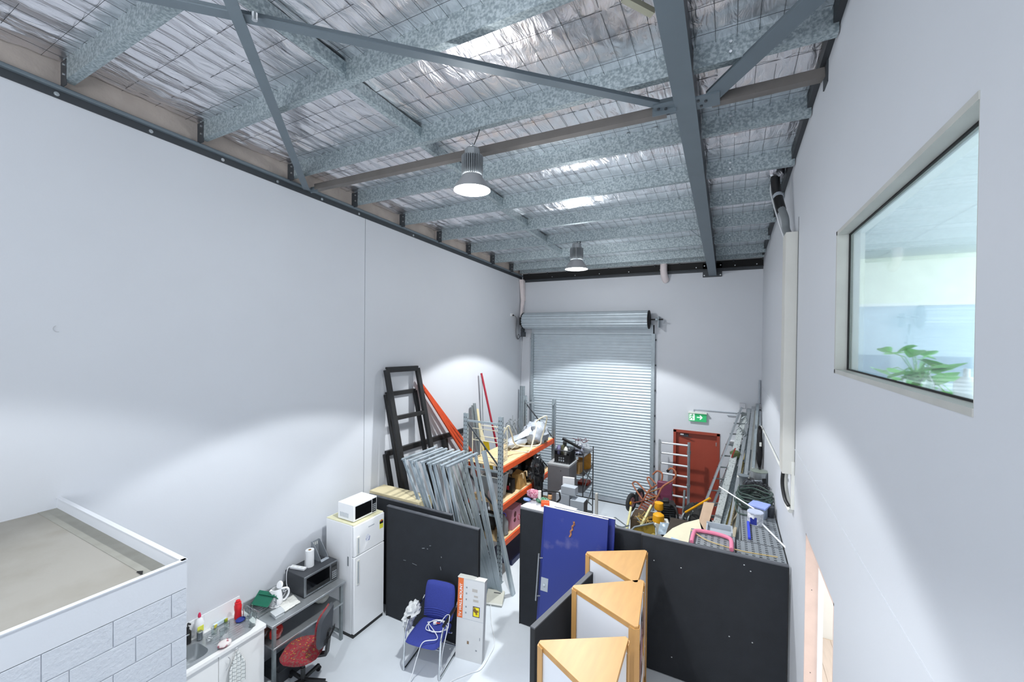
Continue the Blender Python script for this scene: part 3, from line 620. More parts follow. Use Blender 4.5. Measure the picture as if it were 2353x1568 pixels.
part('bottle_label', MB().box((-5.503, 2.615, WZ+.085), (.004, .02, .02)), m_orange, b_)
bottle(-5.47, 2.60, WZ+.01, [(.03, 0), (.03, .085), (.026, .09)], M('brushed_can', '#8b9297', .3, .8), 'steel_tumbler', 'small steel tumbler on the sink edge in front of the detergent', None, cat='tumbler')
for x, y, s_, l in ((-5.40, 2.72, 1.0, 'clear glass jar lying at the left of the drainer'), (-5.36, 2.84, .9, 'clear glass standing in the middle of the drainer'), (-5.25, 2.74, 1.1, 'clear glass jug standing over the drainer ribs')):
    solo('drinking_glass', MB().lathe((x, y, WZ+.010), [(.028*s_, 0), (.034*s_, .09*s_), (.031*s_, .09*s_), (.026*s_, .006)], 18), m_glass, l, 'glass')
sc = thing('scouring_pad', 'crumpled steel scourer on the drainer near the basin', 'scourer', (-5.35, 2.645, WZ+.01))
cs = MB()
for k in range(7):
    a = random.random()*6; cs.tube([(-5.35+.03*math.cos(a+j*.9)*math.sin(j+k), 2.645+.035*math.sin(a+j*.8), WZ+.03+.015*math.sin(j*1.7+k)) for j in range(9)], .002, 4)
part('scourer_wire', cs, m_steel, sc, kind='stuff')
pk = thing('sponge_packet', 'small green and yellow packet lying against the tiles behind the drainer', 'packet', (-5.54, 2.85, WZ+.01))
part('packet_film', MB().box((-5.53, 2.85, WZ+.03), (.03, .16, .045), .1), M('pale_blue_film', '#cfe0ea', .3), pk, .006)
part('packet_end', MB().box((-5.512, 2.79, WZ+.03), (.02, .035, .04), .1).box((-5.512, 2.91, WZ+.03), (.02, .035, .04), .1), M('green_yellow_print', '#7f9c2a', .5, col2='#d8c93a'), pk, .004)
rb = bottle(-5.455, 3.02, WZ+.002, [(.040, .012), (.042, .03), (.036, .10), (.040, .12), (.042, .17), (.036, .18), (.036, .21), (.024, .215)], m_redp, 'red_squeeze_bottle', 'bright red plastic bottle standing against the tiles', [(.025, .215), (.025, .235), (.010, .24)], m_redp)
solo('blue_sponge', MB().blob((-5.38, 3.01, WZ+.022), (.05, .055, .022), 8, .05, 2), M('blue_sponge', '#2f3f8f', .9, bump=.3, bscale=200), 'blue scrubbing sponge beside the red bottle', 'sponge')
g1 = thing('glass_tumbler', 'large clear glass near the right end of the worktop', 'glass', (-5.17, 3.03, WZ))
part('glass_body', MB().lathe((-5.17, 3.03, WZ+.002), [(.038, 0), (.050, .14), (.047, .14), (.035, .008)], 24), m_glass, g1)
g2 = thing('glass_jug', 'clear glass jug with a handle beside the dish rack', 'jug', (-5.36, 3.11, WZ))
part('jug_body', MB().lathe((-5.36, 3.09, WZ+.002), [(.045, 0), (.058, .06), (.052, .15), (.049, .15), (.054, .06), (.042, .008)], 24), m_glass, g2)
part('jug_handle', MB().tube(curve_pts([(-5.31, 3.07, WZ+.13), (-5.26, 3.05, WZ+.12), (-5.26, 3.05, WZ+.05), (-5.31, 3.07, WZ+.03)]), .006, 8), m_glass, g2)
nb = thing('mesh_fruit_bag', 'small red and white net bag hanging over the worktop edge', 'bag', (-5.12, 2.66, WZ))
part('bag_body', MB().blob((-5.11, 2.68, WZ+.032), (.06, .075, .03), 8, .2, 3, 2), M('net_white_red', '#dcd5d3', .6, vscale=26, col2='#a8626f', thr=(.52, .6)), nb)
part('bag_tail', MB().blob((-5.17, 2.72, WZ+.05), (.03, .05, .045), 6, .3, 3, 4), M('clear_film', '#d7dde0', .2, trans=.5), nb)
tt = thing('tea_towel', 'white checked tea towel hanging from the cabinet front', 'towel', (-5.02, 2.77, .45))
def tw(u, v):
    w = .03+.15*min(1, v*2.2); y = 2.78+(u-.5)*w; return Vector((WX-.005+.012+.010*math.sin(u*22)*min(1, v*2), y, .80-.38*v))
t2 = MB().grid(tw, 20, 12); t2b = MB().grid(lambda u, v: tw(1-u, v)+Vector((.004, 0, 0)), 20, 12); t2.add(t2b.v, t2b.f)
m_tow = bpy.data.materials.new('checked_towel'); m_tow.use_nodes = True
_n = m_tow.node_tree; _b = _n.nodes['Principled BSDF']; _b.inputs['Roughness'].default_value = .9
_c = _n.nodes.new('ShaderNodeTexCoord'); _m = _n.nodes.new('ShaderNodeMapping'); _m.inputs['Scale'].default_value = (0, 22, 22)
_k = _n.nodes.new('ShaderNodeTexBrick'); _k.offset = 0; _k.inputs['Scale'].default_value = 1; _k.inputs['Brick Width'].default_value = 1; _k.inputs['Row Height'].default_value = 1; _k.inputs['Mortar Size'].default_value = .06
_k.inputs['Color1'].default_value = _k.inputs['Color2'].default_value = (.78, .80, .78, 1); _k.inputs['Mortar'].default_value = (.12, .15, .16, 1)
_s = _n.nodes.new('ShaderNodeSeparateXYZ'); _cb = _n.nodes.new('ShaderNodeCombineXYZ')
_n.links.new(_c.outputs['Object'], _m.inputs[0]); _n.links.new(_m.outputs[0], _s.inputs[0]); _n.links.new(_s.outputs[1], _cb.inputs[0]); _n.links.new(_s.outputs[2], _cb.inputs[1]); _n.links.new(_cb.outputs[0], _k.inputs[0]); _n.links.new(_k.outputs[0], _b.inputs['Base Color'])
part('towel_cloth', t2, m_tow, tt)
part('towel_loop', MB().tube(arc((WX+.0, 2.775, .82), .022, 0, 360, 12, (0, 1, 0), (0, 0, 1)), .002, 5).tube(curve_pts([(WX, 2.68, .80), (WX+.004, 2.70, .76), (WX+.004, 2.69, .70), (WX, 2.66, .66)]), .003, 5), m_zinc, tt)

# ---- stainless bench
sb_ = thing('steel_bench', 'stainless steel bench with an undershelf, between the sink and the fridge', 'bench', (-5.28, 3.74, 0))
SX0, SX1, SY0, SY1, SZ = XL+.02, -4.985, 3.165, 4.285, .86
part('bench_top', MB().span((SX0, SY0, SZ-.03), (SX1, SY1, SZ)), m_steel, sb_, .004)
part('upstand', MB().span((XL+.004, SY0, SZ-.03), (XL+.022, SY1, SZ+.12)), m_steel, sb_)
for x in (SX0+.04, SX1-.04):
    for y in (SY0+.05, SY1-.05): part('leg', MB().span((x-.019, y-.019, 0), (x+.019, y+.019, SZ-.03)), m_alu_d, sb_)
part('undershelf', MB().span((SX0+.02, SY0+.03, .53), (SX1-.015, SY1-.03, .555)), m_steel, sb_, .004)
part('foot_rail', MB().span((SX0+.04, SY1-.07, .10), (SX1-.04, SY1-.035, .135)), m_alu_d, sb_)
def microwave(P0, w, d, h, name, label, body, doorm, face_x, vents=False):
    """front faces +X; P0 = (front x, y0, z0)"""
    fx, y0, z0 = P0
    t = thing(name, label, 'microwave', (fx-d/2, y0+w/2, z0))
    part('casing', MB().span((fx-d, y0, z0+.012), (fx-.012, y0+w, z0+h)), body, t, .006)
    part('front_frame', MB().span((fx-.012, y0, z0+.012), (fx, y0+w, z0+h)), face_x, t, .004)
    part('door_glass', MB().span((fx, y0+.03, z0+.04), (fx+.006, y0+w*.76, z0+h-.025)), doorm, t, .003)
    cp = part('control_panel', MB().span((fx, y0+w*.785, z0+.03), (fx+.006, y0+w-.015, z0+h-.02)), doorm, t, .002)
    part('display', MB().span((fx+.006, y0+w*.81, z0+h-.075), (fx+.007, y0+w-.03, z0+h-.045)), M('lcd_dark', '#0a1114', .1), cp)
    for r_ in range(4):
        for c_ in range(3):
            part('button', MB().span((fx+.006, y0+w*.81+c_*w*.05, z0+.05+r_*.03), (fx+.0075, y0+w*.81+c_*w*.05+w*.035, z0+.068+r_*.03)), M('button_print', '#9aa0a4', .5), cp)
    for yy_ in (y0+.05, y0+w-.05):
        part('foot', MB().span((fx-.05, yy_-.015, z0), (fx-.02, yy_+.015, z0+.012)), m_black, t)
        part('foot', MB().span((fx-d+.02, yy_-.015, z0), (fx-d+.05, yy_+.015, z0+.012)), m_black, t)
    if vents:
        for k in range(6): part('vent_slot', MB().span((fx-d+.05+k*.032, y0-.001, z0+.05), (fx-d+.065+k*.032, y0+.0005, z0+.12)), m_grey, t)
        for k in range(5): part('vent_slot', MB().box((fx-d+.12+k*.025, y0+.16+k*.012, z0+h), (.012, .09, .001), .2), M('vent_grey', '#c9cccf', .5), t)
    return t
bm = microwave((-5.135, 3.715, SZ), .55, .42, .29, 'black_microwave', 'black microwave with a silver rim on the steel bench', M('charcoal_case', '#43464b', .45, .3), M('black_glass', '#07080a', .06, coat=1), M('silver_rim', '#8f9498', .35, .7))
part('maker_mark', MB().box((-5.134, 3.97, SZ+.028), (.002, .08, .010)), m_zinc, bm)
TZ = SZ+.29
pt = thing('paper_towel_roll', 'white paper towel roll standing on the black microwave', 'paper roll', (-5.345, 3.95, TZ))
part('paper', MB().lathe((-5.345, 3.95, TZ), [(.022, .001), (.058, .001), (.058, .235), (.022, .235)], 28, cap=False), m_whitep, pt)
part('cardboard_core', MB().lathe((-5.345, 3.95, TZ+.0), [(.021, .002), (.021, .236), (.018, .236), (.018, .002)], 20, cap=False), m_card, pt)
part('loose_sheet', MB().prism([(-5.40, 3.91, TZ), (-5.37, 3.885, TZ), (-5.365, 3.888, TZ+.2), (-5.395, 3.912, TZ+.22)], (.002, .002, 0)), m_whitep, pt)
hd = thing('plastic_bracket', 'grey wedge shaped plastic holder on the black microwave', 'holder', (-5.38, 4.16, TZ))
mh = M('smoky_plastic', '#8b9197', .35)
for y in (4.09, 4.215):
    part('side_plate', MB().prism([(-5.50, y, TZ), (-5.28, y, TZ), (-5.31, y, TZ+.06), (-5.38, y, TZ+.15), (-5.47, y, TZ+.25), (-5.50, y, TZ+.25)], (0, .006, 0)), mh, hd)
part('back_plate', MB().span((-5.51, 4.09, TZ), (-5.50, 4.221, TZ+.25)), mh, hd)
part('front_tray', MB().span((-5.33, 4.09, TZ), (-5.27, 4.221, TZ+.012)), m_grey, hd, .003)
for k in range(3): part('slot', MB().span((-5.499, 4.12+k*.03, TZ+.18), (-5.497, 4.135+k*.03, TZ+.225)), m_offw, hd)
pb = thing('power_board', 'white power board with a dangling lead on the black microwave', 'power board', (-5.42, 3.82, TZ))
part('board_body', MB().box((-5.42, 3.82, TZ+.016), (.24, .06, .03), .25), m_whitep, pb, .005)
for k in range(3): part('outlet', MB().box((-5.49+k*.07, 3.80+k*.018, TZ+.032), (.03, .03, .003), .25), m_offw, pb)
part('lead', MB().tube(curve_pts([(-5.52, 3.79, TZ+.02), (-5.53, 3.75, TZ+.03), (-5.50, 3.70, TZ-.02), (-5.48, 3.685, SZ+.15), (-5.46, 3.68, SZ+.10), (-5.42, 3.65, SZ+.08), (-5.45, 3.62, SZ+.06), (-5.50, 3.66, SZ+.08), (-5.44, 3.64, SZ+.04), (-5.40, 3.55, SZ+.012)]), .005, 6), m_cable, pb)
kt = thing('electric_kettle', 'white electric kettle with its lid open on the steel bench', 'kettle', (-5.36, 3.46, SZ))
part('kettle_body', MB().lathe((-5.36, 3.46, SZ+.02), [(.078, 0), (.082, .01), (.070, .12), (.055, .20), (.052, .20), (.066, .12), (.076, .015)], 28, cap=False), m_white, kt)
part('kettle_floor', MB().lathe((-5.36, 3.46, SZ+.03), [(.07, 0), (.07, .004)], 24), m_chrome, kt)
part('spout', MB().prism([(-5.40, 3.40, SZ+.16), (-5.34, 3.39, SZ+.16), (-5.345, 3.40, SZ+.22), (-5.40, 3.41, SZ+.22), (-5.385, 3.375, SZ+.215)], (.0, .006, 0)), m_white, kt)
part('kettle_base', MB().lathe((-5.36, 3.46, SZ+.001), [(.088, 0), (.088, .012), (.07, .019)], 28), m_whitep, kt)
part('handle', MB().tube(curve_pts([(-5.33, 3.50, SZ+.20), (-5.29, 3.57, SZ+.19), (-5.28, 3.585, SZ+.12), (-5.30, 3.55, SZ+.05), (-5.32, 3.52, SZ+.04)]), .013, 10), m_white, kt)
part('lid', MB().lathe((-5.335, 3.495, SZ+.255), [(.048, 0), (.05, .006), (.04, .016), (.0001, .02)], 24, (.2, -1, .5)), m_white, kt)
part('water_window', MB().box((-5.30, 3.42, SZ+.10), (.012, .02, .12), .7), mh, kt)
dr_ = thing('dish_rack', 'wire dish rack holding a green plastic tray on the bench end', 'rack', (-5.45, 3.27, SZ))
rk = MB(); A = [(-5.55, 3.18), (-5.28, 3.18), (-5.28, 3.40), (-5.55, 3.40)]
for z in (SZ+.008, SZ+.09): rk.tube([(x, y, z) for x, y in A], .004, 6, True)
part('rack_rim', rk, m_chrome, dr_)
for k in range(6):
    part('rack_wire', MB().tube([(-5.53+k*.046, 3.18, SZ+.09), (-5.53+k*.046, 3.19, SZ+.01), (-5.53+k*.046, 3.39, SZ+.01), (-5.53+k*.046, 3.40, SZ+.09)], .0025, 5), m_chrome, dr_)
gt = solo('green_tray', MB().box((-5.43, 3.33, SZ+.13), (.26, .18, .012), rot=Matrix.Rotation(R(15), 3, 'Z') @ Matrix.Rotation(R(38), 3, 'X')).box((-5.41, 3.39, SZ+.13), (.26, .012, .12), rot=Matrix.Rotation(R(15), 3, 'Z') @ Matrix.Rotation(R(38), 3, 'X')), m_green, 'dark green plastic tray tilted in the dish rack', 'tray', bevel=.004)
cm = thing('cutlery_heap', 'heap of shiny cutlery beside the kettle', 'cutlery', (-5.43, 3.40, SZ))
cc = MB()
for k in range(16):
    a = random.random()*3; x, y = -5.42+random.uniform(-.03, .03), 3.42+random.uniform(-.03, .03)
    cc.bar((x-.05*math.cos(a), y-.05*math.sin(a), SZ+.01+k*.003), (x+.05*math.cos(a), y+.05*math.sin(a), SZ+.02+k*.003), .012, .002)
part('cutlery', cc, m_chrome, cm, kind='stuff')
fo = thing('foam_tray_stack', 'white paper bag crumpled flat on the bench before the microwave', 'bag', (-5.24, 3.57, SZ))
part('paper_bag', MB().grid(lambda u, v: Vector((-5.34+.24*u, 3.47+.22*v-.06*u, SZ+.012+.02*abs(noise.noise(Vector((u*5, v*5, 1)))))), 14, 14).span((-5.33, 3.46, SZ+.001), (-5.13, 3.60, SZ+.010)), m_offw, fo)
f2_ = solo('foam_container', MB().prism([(-5.20, 3.29, SZ+.001), (-5.08, 3.27, SZ+.001), (-5.07, 3.38, SZ+.001), (-5.19, 3.41, SZ+.001)], (0, 0, .045)).prism([(-5.21, 3.28, SZ+.045), (-5.07, 3.26, SZ+.045), (-5.06, 3.39, SZ+.045), (-5.20, 3.42, SZ+.045)], (0, 0, .006)), M('milky_film', '#dfe5e8', .25, trans=.3), 'milky plastic container near the front edge of the bench', 'container', bevel=.004)
# under the bench
ub = thing('snack_packet', 'red crisp packet on the floor shelf under the left end of the bench', 'packet', (-5.14, 3.30, .555))
part('packet_body', MB().blob((-5.14, 3.32, .655), (.05, .09, .10), 8, .12, 3, 6, squash=-.099), M('red_foil_print', '#b32420', .3, vscale=14, col2='#e8d8cf', thr=(.58, .64)), ub)
solo('snack_bag', MB().blob((-5.30, 3.26, .65), (.07, .08, .095), 8, .15, 3, 9, squash=-.094), M('brown_silver_print', '#6b4a3d', .3, vscale=12, col2='#a7a9ad', thr=(.52, .6)), 'brown and silver snack bag behind the red packet', 'bag')
solo('white_bin_liner', MB().blob((-5.30, 4.10, .62), (.12, .10, .065), 8, .2, 3, 11, squash=-.064), M('pale_bag', '#cfd0c8', .5), 'pale crumpled bag at the right end of the undershelf', 'bag')
solo('floor_box', MB().span((-5.4, 3.3, 0), (-5.05, 3.75, .16)), m_dkgrey, 'low dark box on the floor under the bench', 'box', bevel=.006)
# ---- wine red office chair, back to the viewer
oc_ = thing('office_chair', 'swivel chair with a red patterned seat and a black plastic back', 'chair', (-4.76, 3.43, 0), R(-62))
OCM = WM[oc_.name]
def oc(p): return OCM @ Vector(p)
def ocmb(mb): mb.v = [OCM @ p for p in mb.v]; return mb
m_rf = M('red_patterned_fabric', '#8e2430', .9, vscale=38, col2='#7b4a44', thr=(.5, .56), bump=.1, bscale=200)
# local frame: chair faces -Y, back at +Y
seat = MB().blob((0, 0, .475), (.245, .24, .055), 12, .03, 2, 1)
seat.v = [Vector((max(-.235, min(.235, p.x*1.12)), max(-.23, min(.23, p.y*1.12)), p.z)) for p in seat.v]
part('seat', ocmb(seat), m_rf, oc_)
fl = MB()
for k in range(60):
    a = random.random()*6.28; x, y = random.uniform(-.2, .2), random.uniform(-.2, .2)
    if (x/.235)**2+(y/.23)**2 < .8: fl.box((x, y, .475+.055*math.sqrt(max(0.05, 1-(x/.275)**2-(y/.27)**2))+.001), (.016, .004, .002), a)
part('seat_flecks', ocmb(fl), M('yellow_thread', '#d8b83a', .8), oc_, kind='stuff')
def bk_(sx, sz, yo):
    mb = MB(); n = 12
    fr_ = []
    for k in range(28):
        a = 2*math.pi*k/28; fr_.append((sx*abs(math.cos(a))**.7*(1 if math.cos(a) > 0 else -1), sz*abs(math.sin(a))**.6*(1 if math.sin(a) > 0 else -1)))
    mb.add([(x, .27+yo-.06*(x/.2)**2*.5+.05*(z+.2), .80+z) for x, z in fr_] + [(x*.86, .305+yo-.06*(x/.2)**2*.5+.05*(z+.2), .80+z*.88) for x, z in fr_], [(k, (k+1) % 28, 28+(k+1) % 28, 28+k) for k in range(28)] + [tuple(range(28))[::-1], tuple(range(28, 56))])
    return mb
part('backrest_shell', ocmb(bk_(.215, .235, .02)), M('charcoal_back', '#3c4046', .6), oc_)
part('backrest_cushion', ocmb(bk_(.20, .22, -.015)), m_rf, oc_)
for k in range(3): part('back_rib', ocmb(MB().tube([(-.16, .335, .66+k*.022), (0, .342, .65+k*.022), (.16, .335, .66+k*.022)], .005, 6)), m_black, oc_)
part('back_arm', ocmb(MB().prof((0, .335, .74), (0, .30, .44), [(-.04, -.015), (.04, -.015), (.04, .015), (-.04, .015)], (0, 1, 0)).bar((0, .30, .44), (0, .05, .40), .07, .03)), m_black, oc_)
part('gas_column', ocmb(MB().lathe((0, 0, .10), [(.028, 0), (.028, .16), (.02, .16), (.02, .32)], 14)), m_black, oc_)
part('tilt_box', ocmb(MB().box((0, .02, .415), (.16, .20, .05))), m_black, oc_, .004)
for k in range(5):
    a = R(72*k+20); c_, s_ = math.cos(a), math.sin(a)
    part('base_arm', ocmb(MB().prof((.02*c_, .02*s_, .10), (.28*c_, .28*s_, .075), [(-.022, -.012), (.022, -.012), (.016, .018), (-.016, .018)])), m_black, oc_)
    part('castor', ocmb(MB().lathe((.28*c_-.02, .28*s_, .028), [(.028, 0), (.028, .04)], 14, (1, 0, 0))), m_black, oc_)

# ================================================================== FRIDGE
FX0, FX1, FY0, FY1, FZ = -5.47, -4.86, 4.325, 4.925, 1.675
fr_ = thing('fridge', 'tall white two door fridge freezer between the bench and the black panel', 'fridge', ((FX0+FX1)/2, (FY0+FY1)/2, 0))
part('fridge_body', MB().span((FX0, FY0, .05), (FX1-.055, FY1, FZ)), m_white, fr_, .006)
part('fridge_top', MB().span((FX0, FY0+.003, FZ), (FX1-.02, FY1-.003, FZ+.012)), M('yellowed_top', '#d9d6b4', .5, var=.05), fr_, .003)
part('freezer_door', MB().span((FX1-.05, FY0, 1.213), (FX1, FY1, FZ-.002)), m_white, fr_, .01)
part('fridge_door', MB().span((FX1-.05, FY0, .06), (FX1, FY1, 1.205)), m_white, fr_, .01)
part('handle', MB().span((FX1, FY0+.045, 1.235), (FX1+.012, FY0+.095, 1.50)), m_offw, fr_, .004)
part('handle', MB().span((FX1, FY0+.045, .78), (FX1+.012, FY0+.095, 1.15)), m_offw, fr_, .004)
part('handle_recess', MB().span((FX1+.012, FY0+.055, 1.25), (FX1+.0125, FY0+.08, 1.48)).span((FX1+.012, FY0+.055, .80), (FX1+.0125, FY0+.08, 1.13)), m_grey, fr_)
part('kick_plate', MB().span((FX0+.02, FY0+.004, 0), (FX1-.02, FY1-.004, .05)), m_black, fr_)
part('side_clip', MB().span((FX1-.14, FY0-.003, 1.06), (FX1-.115, FY0, 1.20)), M('clip_grey', '#7b8084', .5), fr_)
part('energy_label', MB().span((FX1, FY1-.10, 1.44), (FX1+.001, FY1-.025, 1.575)), M('label_yellow', '#e3e04a', .5), fr_)
part('label_header', MB().span((FX1+.001, FY1-.10, 1.515), (FX1+.0015, FY1-.025, 1.555)), m_black, fr_)
part('label_star', MB().lathe((FX1+.0005, FY1-.06, 1.562), [(.017, 0), (.017, .001)], 14, (1, 0, 0)), M('label_red', '#c8504a', .5), fr_)
part('door_sticker', MB().prism([(FX1, FY0+.22, 1.36), (FX1, FY0+.29, 1.36), (FX1, FY0+.305, 1.42), (FX1, FY0+.26, 1.47), (FX1, FY0+.22, 1.44)], (.001, 0, 0)), M('sticker', '#dfe3ee', .4, vscale=25, col2='#7d86b4', thr=(.55, .6)), fr_)
part('maker_mark', MB().box((FX1+.0005, FY0+.33, 1.565), (.001, .12, .014)), m_grey, fr_)
microwave((-4.945, 4.385, FZ+.012), .46, .34, .26, 'white_microwave', 'white microwave with a black door on top of the fridge', m_white, M('black_glass', '#07080a', .06, coat=1), m_white, True)
# ================================================================== PARTITION PANELS
def panel(p0, p1, h, t, label, z0=0.0, lean=0.0):
    """office partition: p0,p1 = front bottom edge line; thickness goes behind"""
    p0 = Vector((*p0, z0)); p1 = Vector((*p1, z0)); d = (p1-p0).normalized(); nrm = Vector((-d.y, d.x, 0))
    th = thing('partition_panel', label, 'partition', (p0+p1)/2 + nrm*t/2)
    L_ = nrm*lean
    def sl(a, b, z_0, z_1, o0, o1):
        q = [p0+d*a+nrm*o0, p0+d*b+nrm*o0, p0+d*b+nrm*o1, p0+d*a+nrm*o1]
        lo = [v+Vector((0, 0, z_0))+L_*(z_0/h) for v in q]; hi = [v+Vector((0, 0, z_1))+L_*(z_1/h) for v in q]
        return MB().add(lo+hi, [(0, 1, 2, 3), (7, 6, 5, 4), (0, 4, 5, 1), (1, 5, 6, 2), (2, 6, 7, 3), (3, 7, 4, 0)])
    W_ = (p1-p0).length
    part('fabric_panel', sl(.012, W_-.012, .01, h-.012, .004, t-.004), m_panel, th)
    part('top_trim', sl(0, W_, h-.014, h, 0, t), m_panel_e, th)
    part('edge_trim', sl(0, .014, 0, h-.014, 0, t), M('dark_edge', '#1b1c1f', .6), th)
    part('edge_trim', sl(W_-.014, W_, 0, h-.014, 0, t), M('dark_edge', '#1b1c1f', .6), th)
    return th
pa = panel((-4.83, 4.945), (-3.10, 4.955), 1.775, .055, 'wide black partition panel behind the blue chair')
for x, z, s_, w_ in ((-3.95, 1.34, .03, .008), (-4.08, 1.27, .05, .01), (-4.0, 1.28, .02, .01), (-3.74, 1.22, .012, .02), (-4.25, .98, .09, .006), (-3.75, 1.05, .01, .05), (-4.45, .99, .05, .005)):
    part('scuff_mark', MB().box((x, 4.947, z), (s_, .002, w_), rot=Matrix.Rotation(R(random.uniform(-30, 30)), 3, 'Y')), M('chalk_scuff', '#7d8185', .8), pa)
panel((-5.45, 5.13), (-3.70, 5.135), 1.785, .05, 'second black partition panel standing just behind the first')
panel((-2.865, 5.80), (-1.66, 5.805), 1.82, .055, 'black partition panel left of the blue doors')
panel((-1.64, 5.90), (-1.02, 5.905), 1.80, .05, 'narrow black panel joined to the left end of the long right panel')
pr_ = panel((-1.03, 5.835), (.665, 5.84), 1.82, .06, 'long black partition panel reaching the right wall')
for x, z in ((.20, 1.72), (.27, 1.66), (.30, .79), (.05, .78), (-.62, .27), (-.86, 1.5), (-.52, 1.49)):
    part('fleck', MB().box((x, 5.838, z), (.014, .002, .010)), M('white_fleck', '#cfd3d6', .8), pr_)
panel((-1.70, 3.80), (-1.47, 5.06), 1.56, .055, 'lower black panel leaning behind the triangular cabinets')
solo('beige_cabinet', MB().span((-5.52, 5.24, 0), (-4.42, 5.58, 1.80)), M('beige_steel', '#d6caa6', .5, var=.03), 'beige steel cabinet behind the second black panel', 'cabinet', bevel=.005)
# ---- blue doors leaning on the panels
def ldoor(xl, w, yb, yt, h, label, hardware=False):
    t = thing('blue_door', label, 'door', (xl+w/2, yb, 0), 0, 'blue doors leaning on the panels')
    d = Vector((0, yt-yb, h)).normalized(); n_ = Vector((0, d.z, -d.y)); th_ = .036
    a = Vector((xl, yb, 0.0)); X = Vector((w, 0, 0)); U = d*h; T = n_*th_
    q = [a, a+X, a+X+T, a+T]; part('leaf', MB().add(q+[p+U for p in q], [(0, 1, 2, 3), (7, 6, 5, 4), (0, 4, 5, 1), (1, 5, 6, 2), (2, 6, 7, 3), (3, 7, 4, 0)]), mdoor if hardware else m_blue, t, .002)
    q = [p+U*1.001 for p in q]; part('top_edge', MB().add(q+[p+d*.004 for p in q], [(0, 1, 2, 3), (7, 6, 5, 4), (0, 4, 5, 1), (1, 5, 6, 2), (2, 6, 7, 3), (3, 7, 4, 0)]), m_offw, t, label='pale unpainted top edge')
    return t, a, X, d, n_
mdoor = M('scuffed_blue_paint', '#243381', .36, var=.05, vscale=2.2, col2='#8580a0', thr=(.57, .82))
ldoor(-2.27, .90, 5.46, 5.75, 2.0, 'blue door at the back of the leaning stack, farthest right')
ldoor(-2.42, .88, 5.41, 5.70, 2.0, 'blue door in the middle of the leaning stack, farthest left')
td, a, X, d, n_ = ldoor(-2.365, .925, 5.35, 5.65, 2.02, 'scuffed blue door at the front of the leaning stack, with lock plate', True)
bp_ = lambda u, v, o=.0: a + Vector((u, 0, 0)) + d*v - n_*o
part('glue_mark', MB().tube([bp_(.44, 1.90, .002), bp_(.45, 1.86, .004), bp_(.42, 1.83, .002), bp_(.43, 1.79, .004), bp_(.40, 1.76, .003), bp_(.41, 1.72, .004), bp_(.39, 1.68, .002)], .014, 6), M('rust_glue', '#b8835c', .8, vscale=60, col2='#7c4a30'), td)
lk = part('lock_plate', MB().add([bp_(.0, .86), bp_(.11, .86), bp_(.11, 1.04), bp_(0, 1.04), bp_(.0, .86, .004), bp_(.11, .86, .004), bp_(.11, 1.04, .004), bp_(0, 1.04, .004)], [(3, 2, 1, 0), (4, 5, 6, 7), (0, 1, 5, 4), (1, 2, 6, 5), (2, 3, 7, 6), (3, 0, 4, 7)]), m_grey, td)
part('cylinder', MB().lathe(bp_(.055, .95, .004), [(.02, 0), (.018, .012)], 14, -n_), m_chrome, lk)
part('pull_bar', MB().tube([bp_(-.045, .72, .04), bp_(-.045, 1.36, .04)], .012, 10), m_steel, td)
for v in (.78, 1.30): part('bar_stud', MB().tube([bp_(-.045, v, .04), bp_(.0, v, .0)], .008, 8), m_steel, td)
